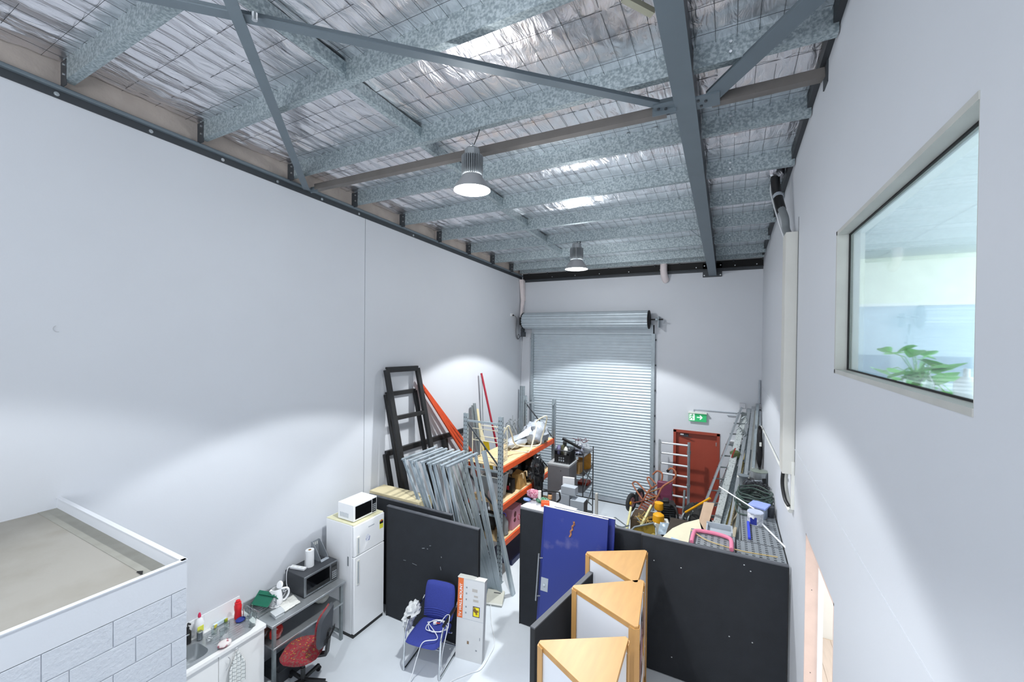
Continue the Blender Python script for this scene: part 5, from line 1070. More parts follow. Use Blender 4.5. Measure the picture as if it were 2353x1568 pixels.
# ================================================================== BACK MIDDLE
stc = thing('steel_cabinet', 'tall grey steel cabinet standing at the end of the rack', 'cabinet', (-3.17, 8.5, 0))
m_cab = M('dull_steel', '#75777b', .45, .4, var=.12, vscale=3)
part('cabinet_body', MB().span((-3.42, 8.24, 0), (-2.94, 8.74, 1.76)), m_cab, stc, .005)
part('cabinet_top', MB().span((-3.43, 8.23, 1.76), (-2.93, 8.75, 1.80)), M('pale_steel_top', '#a3a6a8', .5, .3), stc, .003)
part('cabinet_lock', MB().lathe((-3.12, 8.24, 1.68), [(.012, 0), (.01, .01)], 10, (0, -1, 0)), m_chrome, stc)
part('cabinet_handle', MB().box((-3.10, 8.232, 1.25), (.02, .015, .02)), m_zinc, stc)
cr = thing('milk_crate', 'black plastic crate full of tools on top of the steel cabinet', 'crate', (-3.13, 8.52, 1.80))
cx0, cx1, cy0, cy1, cz0, cz1 = -3.31, -2.97, 8.36, 8.70, 1.80, 2.07
part('crate_rim', MB().tube([(cx0, cy0, cz1), (cx1, cy0, cz1), (cx1, cy1, cz1), (cx0, cy1, cz1)], .012, 6, True), m_dkgrey, cr)
cm_ = MB().tube([(cx0, cy0, cz0+.012), (cx1, cy0, cz0+.012), (cx1, cy1, cz0+.012), (cx0, cy1, cz0+.012)], .010, 6, True)
part('crate_rim', cm_, m_dkgrey, cr)
part('crate_walls', MB().span((cx0, cy0, cz0+.002), (cx1, cy0+.008, cz1-.09)).span((cx0, cy1-.008, cz0+.002), (cx1, cy1, cz1-.02)).span((cx0, cy0, cz0+.002), (cx0+.008, cy1, cz1-.02)).span((cx1-.008, cy0, cz0+.002), (cx1, cy1, cz1-.09)).span((cx0, cy0, cz0+.002), (cx1, cy1, cz0+.01)), m_black, cr)
for k in range(7): part('crate_rib', MB().bar((cx0+.055*k+.003, cy0-.006, cz0), (cx0+.055*k+.003, cy0-.006, cz1), .012, .008, (1, 0, 0)), m_black, cr)
for k in range(6): part('side_rib', MB().bar((cx1+.006, cy0+.06*k, cz0), (cx1+.006, cy0+.06*k, cz1), .008, .012, (1, 0, 0)), m_black, cr)
for i in range(2):
    for j in range(3): part('crate_mark', MB().box((-3.20+j*.05, cy0-.003, cz0+.06+i*.055), (.030, .006, .040 if i == 0 else .022)), m_grey, cr)
rr = random.Random(11)
for k, (mm, nm, lb) in enumerate(((M('clear_purple', '#6b6a8f', .3), 'plastic_bottle', 'purplish bottle in the left of the crate'), (M('dark_olive', '#4b4a33', .5), 'garden_tool', 'olive tool in the middle of the crate'), (m_offw, 'white_rag', 'white rag in the crate'), (m_dkgrey, 'power_tool', 'dark tool in the right of the crate'))):
    solo(nm, MB().blob((-3.26+.08*k, 8.47+.04*(k % 2), 2.04), (.045, .05, .12 if k < 2 else .09), 8, .3, 4, k), mm, lb, 'tool')
solo('metal_casing', MB().box((-3.05, 8.72, 2.16), (.46, .06, .05), rot=Matrix.Rotation(R(25), 3, 'Y') @ Matrix.Rotation(R(10), 3, 'Z')).box((-3.2, 8.68, 2.12), (.08, .1, .14), .4), m_black, 'black casing leaning over the crate', 'casing', bevel=.005)
ws = thing('wire_shelving', 'grey shelving unit beside the roller door loaded with junk', 'shelving', (-3.05, 9.25, 0))
for x in (-3.27, -2.83):
    for y in (8.86, 9.62): part('upright', MB().tube([(x, y, 0), (x, y, 1.92)], .013, 8), m_alu_d if x < -3 else m_dkgrey, ws)
for z in (.35, 1.05, 1.42, 1.84): part('shelf', MB().span((-3.28, 8.85, z), (-2.82, 9.63, z+.018)), m_cab, ws)
for z in (.5, 1.1): part('cross_brace', MB().bar((-2.83, 8.87, z), (-2.83, 9.61, z+.45), .02, .02).bar((-2.83, 8.87, z+.45), (-2.83, 9.61, z), .02, .02), m_alu_d, ws)
solo('electronics_case', MB().box((-3.0, 9.30, 1.99), (.34, .36, .05), rot=Matrix.Rotation(R(14), 3, 'Y') @ Matrix.Rotation(R(20), 3, 'Z')).box((-3.0, 9.30, 1.905), (.30, .30, .09), .35), M('grey_case', '#a7abb0', .4, .3), 'grey slanted equipment case on top of the shelving', 'case', bevel=.006)
solo('tangled_leads', MB().tube(curve_pts([(-3.2+.04*k, 9.2+.1*math.sin(k*1.7), 2.12+.03*math.cos(k*2.1)) for k in range(9)]), .008, 5).tube(curve_pts([(-3.15+.04*k, 9.3+.1*math.cos(k*1.3), 2.13+.03*math.sin(k*2.6)) for k in range(9)]), .006, 5), M('maroon_lead', '#5e2b33', .5), 'maroon leads tangled on the equipment case', 'leads')
solo('crumpled_foil_bag', MB().blob((-2.98, 9.0, 1.97), (.12, .12, .11), 12, .4, 4, 5, squash=-.105), M('silver_film', '#a5a8b4', .15, .7), 'silver plastic bag on the shelving right of the crate', 'bag')
solo('brown_carton', MB().span((-3.22, 8.9, 1.439), (-2.93, 9.25, 1.66)), m_card, 'open brown carton on the second shelf', 'carton', bevel=.003)
solo('amber_drum', MB().lathe((-2.98, 9.44, 1.44), [(.14, 0), (.15, .02), (.15, .32), (.13, .35)], 22), M('amber_plastic', '#a8741f', .5, var=.2, vscale=8), 'amber round drum on the second shelf of the shelving', 'drum')
solo('red_tool_box', MB().span((-3.1, 9.3, 1.069), (-2.86, 9.55, 1.13)), M('red_box', '#a93a22', .5), 'small red box on the shelf under the drum', 'box', bevel=.004)
tb = thing('low_table', 'low dark table carrying the grey metal boxes', 'table', (-2.75, 7.95, 0))
part('table_top', MB().span((-3.05, 7.70, .86), (-2.35, 8.20, .89)), m_dkgrey, tb)
for x in (-3.02, -2.38):
    for y in (7.73, 8.17): part('leg', MB().span((x-.015, y-.015, 0), (x+.015, y+.015, .86)), m_dkgrey, tb)
g_a = at(1299, 1115, Y=7.82); 
b1 = thing('grey_enclosure', 'left grey metal box with a round knockout on the low table', 'box', (-2.93, 7.95, .89))
part('enclosure_body', MB().span((-3.05, 7.80, .89), (-2.77, 8.02, 1.36)), m_grey, b1, .004)
part('knockout', MB().lathe((-2.93, 7.80, 1.08), [(.035, 0), (.032, .004), (.02, .004), (.018, .001)], 18, (0, -1, 0)), M('knock_grey', '#8b939b', .5), b1)
b2 = thing('grey_enclosure', 'right grey metal box with a dark open side on the low table', 'box', (-2.56, 7.9, .89))
part('enclosure_body', MB().span((-2.74, 7.76, .89), (-2.46, 8.0, 1.30)), m_grey, b2, .004)
part('open_side', MB().span((-2.46, 7.77, .90), (-2.455, 7.99, 1.29)), m_dkgrey, b2)
b3_ = solo('grey_enclosure', MB().box((-2.80, 7.90, 1.44), (.30, .17, .155), -.05), m_grey, 'topmost grey metal box resting across the two others', 'box', bevel=.004)
solo('white_foam_block', MB().box((-2.90, 8.12, 1.25), (.24, .05, .72), .15), m_whitep, 'white board standing behind the grey boxes', 'board')
solo('glue_bottle', MB().lathe((-2.64, 7.72, .89), [(.03, 0), (.03, .13), (.022, .14), (.022, .17)], 16), M('pale_yellow', '#dcd9b0', .5), 'pale yellow capped bottle in front of the grey boxes', 'bottle')
post('white_timber', (-2.70, 9.5, 0), (-2.70, 9.5, .86), .09, .05, M('whitewashed_timber', '#c9c8c2', .7, vscale=12), 'short whitewashed post standing before the roller door', 'post', tz=None)
# stack of white sheets and small things behind the mid panel
st_ = thing('sheet_stack', 'stack of white plastic sheets lying behind the left black panel', 'sheets', (-3.0, 6.4, 0))
part('carton_under', MB().span((-2.95, 6.10, 0), (-2.35, 6.60, 1.52)), m_offw, st_)
for k in range(7):
    o = (k % 3)*.03; part('sheet', MB().box((-2.62+o, 6.38-o*.5, 1.535+.022*k), (.80-.04*(k % 2), .50, .016), -.03*k), M('sheet_white', '#dfe2e8', .35), st_, .002)
z_s = 1.535+.022*7
solo('pink_net_bag', MB().blob(at(1226, 1135, Z=z_s+.10), (.13, .09, .075), 12, .2, 4, 3), M('pink_white_net', '#a85670', .7, vscale=60, col2='#e0c4cc', thr=(.52, .58)), 'pink and white net bag on the stack of sheets', 'bag')
solo('blue_cloth', MB().blob(at(1211, 1148, Z=z_s+.02), (.07, .05, .024), 10, .2, 3, 8), M('sky_blue_cloth', '#7b97d2', .8), 'light blue cloth at the left of the sheet stack', 'cloth')
lp = at(1265, 1142, Y=6.9)
hl = thing('black_loop_handle', 'black rectangular tube handle rising behind the blue doors', 'handle', (lp.x, 6.9, 0))
part('loop_tube', MB().tube(curve_pts([at(1246, 1150, Y=6.9), at(1246, 1131, Y=6.9), at(1250, 1129, Y=6.9), at(1282, 1131, Y=6.9), at(1286, 1137, Y=6.9), at(1286, 1149, Y=6.9), at(1270, 1158, Y=6.9), at(1250, 1150, Y=6.9)], 4), .016, 8), m_black, hl)
part('handle_column', MB().tube([Vector((lp.x+.0, 6.9, 0)), at(1264, 1158, Y=6.9), at(1264, 1134, Y=6.9)], .03, 8), m_blackm, hl)
part('control_knob', MB().box(at(1264, 1143, Y=6.86), (.06, .05, .07)), M('peach_label', '#e0a878', .5), hl)
solo('orange_tool_case', MB().box(at(1253, 1157, Z=z_s+.03), (.14, .12, .06), .4), m_orange, 'orange tool case on the sheet stack', 'case', bevel=.006)
solo('white_tube', MB().tube([at(1240, 1154, Z=z_s), at(1240, 1154, Z=z_s)+Vector((0, 0, .19))], .028, 12), m_offw, 'short white tube standing on the sheet stack', 'tube')
solo('green_netting', MB().blob(at(1246, 1150, Z=z_s+.03), (.11, .08, .04), 10, .4, 5, 2), M('green_white_net', '#2d6d4c', .8, vscale=50, col2='#b9cbbd', thr=(.55, .6)), 'green netting on the sheet stack', 'netting')
# ================================================================== BACK RIGHT JUNK
ht = thing('hand_truck', 'rusty copper coloured hand truck with two looped handles', 'hand truck', (-1.75, 10.4, 0))
g8 = lambda x, y, Y: at(1360+x/7.84, 1000+y/7.84, Y=Y)
g8b = lambda x, y, Y: at(1420+x/7.84, 1060+y/7.84, Y=Y)
part('handle_loop', MB().tube(curve_pts([g8(1095, 715, 10.7), g8(1180, 650, 10.7), g8(1265, 700, 10.65), g8(1240, 850, 10.6), g8(1080, 960, 10.5), g8(1000, 1040, 10.45), g8(900, 1230, 10.35), g8(800, 1430, 10.3)], 5), .021, 8), m_copper, ht)
part('handle_loop', MB().tube(curve_pts([g8(1360, 655, 10.2), g8(1430, 600, 10.2), g8(1508, 670, 10.15), g8(1480, 800, 10.1), g8(1280, 930, 10.0), g8(1190, 1100, 9.95), g8(1060, 1330, 9.9), g8(980, 1470, 9.85)], 5), .021, 8), m_copper, ht)
part('handle_grip', MB().tube([g8(1355, 660, 10.2), g8(1385, 632, 10.2)], .03, 8), m_black, ht)
part('side_loop', MB().tube(curve_pts([g8(980, 1030, 10.45), g8(830, 870, 10.6), g8(765, 850, 10.65), g8(742, 905, 10.65), g8(910, 1160, 10.4)], 5), .018, 8), m_copper, ht)
part('side_loop', MB().tube(curve_pts([g8(1150, 880, 10.3), g8(1040, 768, 10.5), g8(998, 795, 10.5), g8(1075, 950, 10.35)], 5), .018, 8), m_copper, ht)
part('cross_plate', MB().bar(g8(1010, 1045, 10.45), g8(1265, 950, 10.05), .09, .012), M('tan_rust', '#c9935a', .7, var=.15), ht)
part('cross_plate', MB().bar(g8(920, 1200, 10.35), g8(1150, 1110, 9.95), .07, .012), M('tan_rust', '#c9935a', .7), ht)
part('toe_plate', MB().prism([g8(790, 1440, 10.3), g8(980, 1490, 9.85), g8(1010, 1420, 9.9), g8(830, 1370, 10.35)], (0, 0, -.01)), m_rust, ht)
slb = MB()
for k in range(7):
    u = k/6
    slb.bar(g8(870, 1300, 10.32).lerp(g8(1010, 1040, 10.45), u), g8(1030, 1380, 9.9).lerp(g8(1190, 1110, 9.98), u), .05, .03)
part('slat_pile', slb, m_rust, ht)
part('axle', MB().tube([g8(715, 1230, 10.6), g8(960, 1180, 10.2)], .015, 8), m_rust, ht)
def wheel(c, r, label_parent, ax, name='wheel'):
    w = part(name, MB().lathe(c, [(r*.62, -.035), (r*.85, -.045), (r*.98, -.03), (r, 0), (r*.98, .03), (r*.85, .045), (r*.62, .035)], 28, ax, cap=False), m_rubber, label_parent)
    part('wheel_rim', MB().lathe(c, [(.03, -.05), (r*.3, -.03), (r*.62, -.03), (r*.62, .03), (r*.3, .03), (.03, .05)], 20, ax), M('dusty_pink_rim', '#b58d92', .6, vscale=14, col2='#6b3a3c', thr=(.5, .6)), w)
ax_ = (.95, -.30, 0)
wheel(g8(708, 1215, 10.55), .225, ht, ax_); wheel(g8(860, 1110, 10.85), .20, ht, ax_)
part('hub_cap', MB().lathe(g8(715, 1235, 10.42), [(.045, 0), (.04, .04)], 10, (-.95, .3, 0)), m_yellow, ht)
# scaffold frame against the door
sf = thing('scaffold_frame', 'aluminium ladder frame with white rungs standing before the red door', 'ladder', (-1.14, 10.9, 0))
part('wide_rail', MB().prof((-1.50, 10.9, 0), (-1.50, 10.9, 1.98), [(-.03, -.045), (.03, -.045), (.03, .045), (.018, .045), (.018, -.03), (-.03, -.03)], (0, 1, 0)), m_alu, sf)
part('tube_rail', MB().tube([(-.83, 10.9, 0), (-.83, 10.9, 1.98)], .034, 12), m_alu, sf)
part('rail_coupler', MB().tube([(-.83, 10.9, 1.70), (-.83, 10.9, 1.78)], .044, 12).tube([(-.83, 10.9, .90), (-.83, 10.9, .96)], .044, 12), m_alu_d, sf)
for k in range(8):
    z = 1.90-.255*k
    part('rung', MB().tube([(-1.49, 10.9, z), (-.84, 10.9, z-.0)], .024, 10), M('whitened_aluminium', '#d6dade', .4, .4), sf)
mb_ = thing('maroon_case', 'maroon hard case standing before the ladder frame', 'case', (-1.33, 10.55, 0))
part('case_shell', MB().span((-1.50, 10.5, .30), (-1.16, 10.64, 1.04)), M('maroon_plastic', '#7a3b55', .45, var=.08), mb_, .02)
part('case_foot', MB().span((-1.47, 10.5, 0), (-1.19, 10.62, .30)), m_dkgrey, mb_)
part('case_latch', MB().box((-1.15, 10.57, .80), (.02, .04, .06)).box((-1.15, 10.57, .55), (.02, .04, .06)), m_zinc, mb_)
# engine machine
en = thing('petrol_machine', 'black petrol engine machine with yellow tanks among the junk', 'machine', (-1.2, 9.5, 0))
part('air_filter', MB().lathe(at(1514, 1163, Y=9.4)-Vector((0, 0, .08)), [(.08, 0), (.10, .03), (.09, .15), (.04, .17)], 16), m_yellow, en)
part('fuel_tank', MB().lathe(at(1513, 1190, Y=9.0)-Vector((0, 0, .10)), [(.09, 0), (.12, .03), (.11, .16), (.05, .20)], 18), m_yellow, en)
part('tank_neck', MB().bar(at(1511, 1200, Y=9.0), at(1512, 1222, Y=9.0), .08, .06), m_yellow, en)
part('engine_block', MB().box(at(1534, 1172, Y=9.6), (.30, .26, .34), .3).box(at(1530, 1155, Y=9.6), (.12, .2, .14), .1), m_black, en, .01)
for k in range(6): part('cooling_fin', MB().box(at(1536, 1163+5*k, Y=9.42), (.24, .02, .015), .3), m_dkgrey, en)
part('guard_ring', MB().tube(arc(at(1548, 1185, Y=9.3), .20, 0, 360, 24, (.5, -.8, 0), (0, 0, 1)), .022, 8, True), m_black, en)
part('machine_frame', MB().bar(at(1505, 1205, Y=9.5), Vector((-1.4, 9.5, 0)), .04, .04).bar(at(1545, 1205, Y=9.5), Vector((-1.0, 9.5, 0)), .04, .04).bar(Vector((-1.4, 9.5, .5)), Vector((-1.0, 9.5, .5)), .04, .04), m_dkgrey, en)
mo = solo('machine_cover', MB().grid(lambda u, v: at(1517, 1200, Z=.95).lerp(at(1552, 1205, Z=.95), u) + Vector((0, -.32*v, -.10*v+.03*noise.noise(Vector((u*4, v*4, 2))))), 10, 10).grid(lambda u, v: at(1552, 1205, Z=.94).lerp(at(1517, 1200, Z=.94), u) + Vector((0, -.32*v, -.10*v+.03*noise.noise(Vector(((1-u)*4, v*4, 2))))), 10, 10), M('crumpled_silver_tarp', '#a3b3c0', .3, .3, vscale=12), 'crumpled silver sheet lying over the machine', 'sheet')
solo('white_appliance', MB().box(at(1519, 1236, Z=.36), (.30, .30, .71), .25), m_offw, 'white appliance half hidden behind the long black panel', 'appliance', bevel=.02)
wl_ = thing('small_wheel', 'small black trolley wheel with a white hub', 'wheel', at(1527, 1222, Z=.75))
wheel(at(1527, 1222, Z=.75), .10, wl_, (.6, -.8, 0), 'tyre')
solo('black_box_stand', MB().span(tuple(at(1524, 1226, Z=.64)+Vector((-.02, .0, -.64))), tuple(at(1524, 1226, Z=.64)+Vector((.25, .3, .05)))), m_blackm, 'black box under the small wheel', 'box', bevel=.01)
# wheelbarrow
wbw = thing('wheelbarrow', 'old wheelbarrow with a cream tray tipped behind the black panel', 'wheelbarrow', (-1.45, 8.1, 0))
o4 = [at(1441, 1228, Z=.95), at(1458, 1212, Z=1.0), at(1500, 1203, Z=1.05), at(1507, 1214, Z=.98), at(1508, 1236, Z=.9)]
lo = [p+Vector((.03, .10, -.42)) for p in o4]
part('tray', MB().add(o4+lo, [(i, i+1, 6+i, 5+i) for i in range(4)] + [(5, 6, 7, 8, 9), (0, 5, 9, 4)]), M('cream_yellow_tray', '#c9b45c', .6, vscale=8, col2='#8a7434', thr=(.5, .7)), wbw)
part('tray_rim', MB().tube(o4, .018, 8), m_alu_d, wbw)
part('tray_side', MB().prism([at(1495, 1216, Z=.85), at(1508, 1212, Z=.9), at(1508, 1240, Z=.8), at(1493, 1240, Z=.8)], (0, .03, 0)), M('pale_yellow_side', '#ddd08a', .6), wbw)
part('barrow_leg', MB().tube([at(1445, 1226, Z=.9), Vector((-1.75, 8.5, 0))], .016, 6).tube([at(1505, 1226, Z=.8), Vector((-1.15, 8.3, 0))], .016, 6), m_alu_d, wbw)
part('frame_tube', MB().tube(curve_pts([at(1412, 1190, Z=.5), at(1414, 1205, Z=.6), at(1430, 1212, Z=.8), at(1445, 1208, Z=.95)]), .014, 6).tube([at(1414, 1190, Z=.5), at(1438, 1208, Z=.8)], .012, 6), m_alu_d, wbw)
post('timber_post', at(1442, 1208, Y=8.9), at(1450, 1166, Y=9.2), .06, .04, M('lichen_timber', '#d3cf9c', .8, var=.1, vscale=14), 'pale timber post standing behind the wheelbarrow at the left', 'timber')
post('timber_post', at(1478, 1200, Y=9.0), at(1497, 1163, Y=9.4), .07, .04, M('lichen_timber', '#d3cf9c', .8), 'pale timber leaning right beside the hand truck foot', 'timber')
post('steel_rod', at(1472, 1201, Y=9.0), at(1455, 1179, Y=9.5), .03, .03, m_alu_d, 'short steel rod crossing behind the wheelbarrow', 'rod', tz=None, rnd=True)
straw = MB(); rr = random.Random(8)
for k in range(40):
    p = at(rr.uniform(1468, 1492), rr.uniform(1186, 1204), Z=.61+rr.uniform(0, .08)); a = rr.uniform(0, 3.1)
    straw.bar(p, p+Vector((.14*math.cos(a), .14*math.sin(a), rr.uniform(-.03, .05))), .008, .006)
solo('straw_heap', straw, M('dry_straw', '#b99a55', .9), 'heap of dry straw and offcuts beside the wheelbarrow', 'straw', kind='stuff')
solo('junk_crate', MB().span((-1.85, 9.15, 0), (-1.42, 9.7, .60)), M('dark_timber_crate', '#4c3d2c', .8, var=.2, vscale=7), 'dark timber crate under the straw', 'crate', bevel=.005)
solo('cream_board', MB().prism([at(1521, 1238, Z=1.06), at(1545, 1217, Z=1.14), at(1571, 1205, Z=1.16), at(1606, 1196, Z=1.18), at(1613, 1224, Z=1.14), at(1640, 1250, Z=1.10), at(1590, 1262, Z=1.06)], (0, 0, .02)), M('cream_sheet', '#e3dcc0', .6, var=.04, vscale=6), 'cream plastic sheet lying over the junk behind the panel', 'sheet')
solo('cardboard_flap', MB().prism([at(1606, 1196, Z=1.19), at(1617, 1155, Z=1.45), at(1640, 1158, Z=1.45), at(1622, 1225, Z=1.15)], (.01, .0, .012)), M('tan_card', '#b89f88', .8, var=.06), 'tan cardboard flap beside the cream sheet', 'cardboard')
solo('sheet_support', MB().span((-.95, 7.75, 0), (-.45, 8.5, 1.05)), M('dark_carton', '#3a332c', .9), 'dark carton under the cream sheet', 'carton', bevel=.01)
post('yellow_pole', at(1575, 1178, Y=9.3), at(1632, 1145, Y=9.1), .045, .045, m_yellow, 'yellow pole resting on the junk before the red door', 'pole', tz=None, rnd=True)
solo('black_bucket_junk', MB().blob(Vector((-.55, 9.5, .55)), (.30, .30, .50), 12, .2, 3, 4, squash=-.545), M('black_dusty', '#262626', .8), 'black sack in front of the red door', 'sack')
pl_ = thing('metal_hose_reel', 'small grey metal reel in front of the red door', 'reel', at(1573, 1190, Y=9.4))
c_ = at(1573, 1190, Y=9.4)
part('reel_disc', MB().lathe(c_, [(.12, 0), (.12, .02), (.05, .02), (.05, .12), (.12, .12), (.12, .14)], 20, (.9, -.4, 0)), m_alu_d, pl_)
part('reel_handle', MB().tube([c_+Vector((.1, 0, 0)), at(1592, 1175, Y=9.2)], .012, 6), m_alu_d, pl_)
part('reel_stand', MB().bar(c_, Vector((c_.x, c_.y, 0)), .05, .05, (1, 0, 0)), m_dkgrey, pl_)
post('prop_pole', at(1570, 1180, Y=9.9), at(1573, 1127, Y=10.0), .05, .05, m_alu_d, 'upright grey scaffold tube in front of the ladder frame', 'tube', rnd=True)
# ---- ladders and long profiles in the right corner
def ladder(p0, p1, side, w, label, nr, mat, shift=Vector((0, 0, 0))):
    t = thing('extension_ladder', label, 'ladder', p0)
    side = Vector(side).normalized()*w
    a0, a1 = p0+shift, p1+shift
    for s_ in (0, 1):
        o = side*s_; part('ladder_rail', MB().prof(a0+o, a1+o, [(-.055, -.02), (.055, -.02), (.055, .02), (.045, .02), (.045, -.01), (-.045, -.01), (-.045, .02), (-.055, .02)], side), mat, t)
    for k in range(nr):
        u = (k+.5)/nr; c0 = a0.lerp(a1, u); part('rung', MB().tube([c0-side*.06, c0+side*1.06], .016, 8), m_alu_d, t)
        part('rung_end', MB().lathe(c0-side*.062, [(.018, 0), (.018, .004)], 10, -side), m_blackm, t)
    return t
def down(p0, p1, z=0.0):
    d = p1-p0; return p0 + d*((z-p0.z)/d.z)
pA, pB = at(1598, 1215, Z=.55), at(1703, 938, Y=11.1)
ladder(down(pA, pB, .02), pB, (.96, .28, .0), .36, 'extension ladder leaning into the right corner, leftmost of the bundle', 13, m_alu)
ladder(down(pA, pB, .02)+Vector((.12, .02, 0)), pB+Vector((.10, -.05, -.35)), (.96, .28, .0), .36, 'second ladder section lying on the leftmost ladder of the corner bundle', 12, M('mid_aluminium', '#a3abb0', .4, .7))
tpc = thing('ladder_feet', 'pale plastic ladder end caps at the top of the leaning ladder', 'caps', pB)
for k in (0, 1): part('end_cap', MB().box(pB+Vector((.03+.33*k, .02+.08*k, .05)), (.13, .10, .12)), M('cap_grey', '#a4a6ac', .6), tpc, .01)
specs = [(1650, 1712, 950, .095, M('speckled_plank', '#b4bbbb', .6, vscale=30, col2='#8d9494', thr=(.55, .6)), 'speckled grey plank'), (1664, 1718, 990, .075, m_galv, 'galvanised channel with punched holes'), (1672, 1715, 1040, .035, M('yellowed_batten', '#c9b46a', .6), 'yellowed timber batten'),
         (1684, 1722, 940, .05, m_alu, 'bright aluminium bar'), (1692, 1716, 1060, .09, M('pale_timber', '#cfc4ac', .7, var=.08), 'pale timber length'), (1700, 1727, 955, .045, m_galv_d, 'grey steel tube'),
         (1707, 1731, 935, .05, m_alu, 'square aluminium tube'), (1713, 1733, 950, .04, m_alu_d, 'weathered round tube'), (1720, 1736, 945, .07, m_offw, 'broad white plastic gutter length'), (1727, 1741, 930, .04, m_galv_d, 'thin grey rail'), (1734, 1744, 960, .05, m_offw, 'white plastic pipe'), (1741, 1747, 945, .035, m_alu, 'slim aluminium rod')]
for k, (xb, xt, yt, w, m_, lb) in enumerate(specs):
    b = at(xb-8, 1222, Z=.75) if k < 8 else at(xb, 1130, Z=1.35)
    tpt = at(xt, yt, Y=11.18-.012*k)
    post('long_profile', b, tpt, w*.6, w*1.3, m_, lb+', %s from the ladder in the right corner bundle' % (ordi[k] if k < 11 else 'twelfth'), 'profile', 'long profiles in the right corner')
post('perforated_strip', at(1678, 1218, Z=.9), at(1722, 1010, Y=10.9), .09, .02, M('brown_perforated_steel', '#8a7d5c', .6, .3, vscale=40, col2='#5b5440', thr=(.5, .55)), 'brown perforated steel strip lying on the profile bundle', 'strip')
sc_ = thing('cable_clips', 'rusty clamps and green rags caught on the ladder', 'clamps', at(1678, 1045, Y=10.2))
part('green_rag', MB().blob(at(1690, 1045, Y=10.3), (.10, .08, .10), 8, .4, 4, 3), M('olive_rag', '#5d6a44', .9), sc_)
part('red_clamp', MB().bar(at(1681, 1052, Y=10.2), at(1690, 1030, Y=10.2), .02, .02), M('red_clamp', '#a02a2a', .5), sc_)
for k, (x, y) in enumerate(((1712, 960), (1700, 985), (1695, 1015), (1707, 990))): part('clamp', MB().tube(curve_pts([at(x-8, y+3, Y=10.6), at(x, y-2, Y=10.6), at(x+6, y+8, Y=10.6), at(x+2, y+14, Y=10.6)]), .014, 6), m_alu_d, sc_)
solo('black_sleeve', MB().blob(at(1749, 1030, Y=10.3)-Vector((.03, 0, 0)), (.06, .12, .48), 12, .15, 3, 4), M('black_cloth', '#151518', .6), 'black cloth sleeve hanging at the right of the profiles', 'cloth')
solo('sleeve_label', MB().box(at(1750, 1022, Y=10.15)-Vector((.02, 0, 0)), (.04, .03, .08)), m_offw, 'small white tag on the black sleeve', 'tag')
post('white_batten_cross', at(1695, 1095, Y=9.4), at(1722, 1098, Y=9.2), .04, .03, m_offw, 'short white batten crossing the profiles', 'batten', tz=None)
# ---- bench with perforated decks behind the long panel
DZ_ = 1.735
db = thing('deck_rack', 'dark steel trestle carrying the perforated decks by the right wall', 'trestle', (.2, 7.8, 0))
for x in (.24, .62):
    for y in (6.55, 7.9, 9.6): part('leg', MB().span((x-.02, y-.02, 0), (x+.02, y+.02, DZ_-.03)), m_dkgrey, db)
part('leg', MB().span((-.40, 6.06, 0), (-.36, 6.10, DZ_-.03)), m_dkgrey, db)
for x in (.24, .62): part('bearer', MB().span((x-.02, 6.06, DZ_-.06), (x+.02, 9.62, DZ_-.012)), m_dkgrey, db)
part('bearer', MB().span((-.40, 6.06, DZ_-.06), (.64, 6.10, DZ_-.012)).span((-.40, 6.44, DZ_-.06), (.64, 6.48, DZ_-.012)), m_dkgrey, db)
part('rear_deck', MB().span((.22, 7.66, DZ_-.012), (.66, 9.62, DZ_)), m_dkgrey, db)
part('hole_shade_sheet', MB().span((-.42, 6.03, DZ_-.075), (.65, 6.44, DZ_-.065)).span((.20, 6.49, DZ_-.075), (.65, 7.62, DZ_-.065)), m_blackm, db)  # black sheet added under the decks so their holes read as shade
def perf(x0, x1, y0, y1, z, nx, ny, mat, label, hx=.42, hy=.50, th=.012):
    t = thing('perforated_deck', label, 'deck', ((x0+x1)/2, (y0+y1)/2, z), 0, 'perforated decks')
    mb = MB(); dx, dy = (x1-x0)/nx, (y1-y0)/ny
    for i in range(nx):
        for j in range(ny):
            a, b = x0+i*dx, y0+j*dy; ox = dx*hx*.5; oy = dy*hy*.5; cx_, cy_ = a+dx/2, b+dy/2
            O = [(a, b), (a+dx, b), (a+dx, b+dy), (a, b+dy)]; I = [(cx_-ox, cy_-oy), (cx_+ox, cy_-oy), (cx_+ox, cy_+oy), (cx_-ox, cy_+oy)]
            vs = [(x, y, z+th) for x, y in O] + [(x, y, z+th) for x, y in I] + [(x, y, z) for x, y in I]
            mb.add(vs, [(k, (k+1) % 4, 4+(k+1) % 4, 4+k) for k in range(4)] + [(4+k, 4+(k+1) % 4, 8+(k+1) % 4, 8+k) for k in range(4)])
    part('perforated_sheet', mb, mat, t)
    e_ = MB()
    for a, b in (((x0, y0-.006, z-.035), (x1, y0, z+th)), ((x0, y1, z-.035), (x1, y1+.006, z+th)), ((x0-.006, y0, z-.035), (x0, y1, z+th)), ((x1, y0, z-.035), (x1+.006, y1, z+th))): e_.span(a, b)
    part('folded_edge', e_, m_blackm, t)
    return t
mpf = M('dark_perforated_steel', '#8d9398', .5, .2, var=.08, vscale=4)
perf(-.44, .105, 6.0, 6.46, DZ_+.03, 7, 8, mpf, 'perforated dark deck under the pink pipe, nearest the cream sheet')
perf(.12, .665, 6.0, 6.46, DZ_+.0, 7, 8, mpf, 'perforated dark deck in the front corner by the right wall')
perf(.19, .665, 6.475, 7.64, DZ_+.0, 6, 17, mpf, 'long perforated dark deck under the paint bucket')
D2 = DZ_+.012
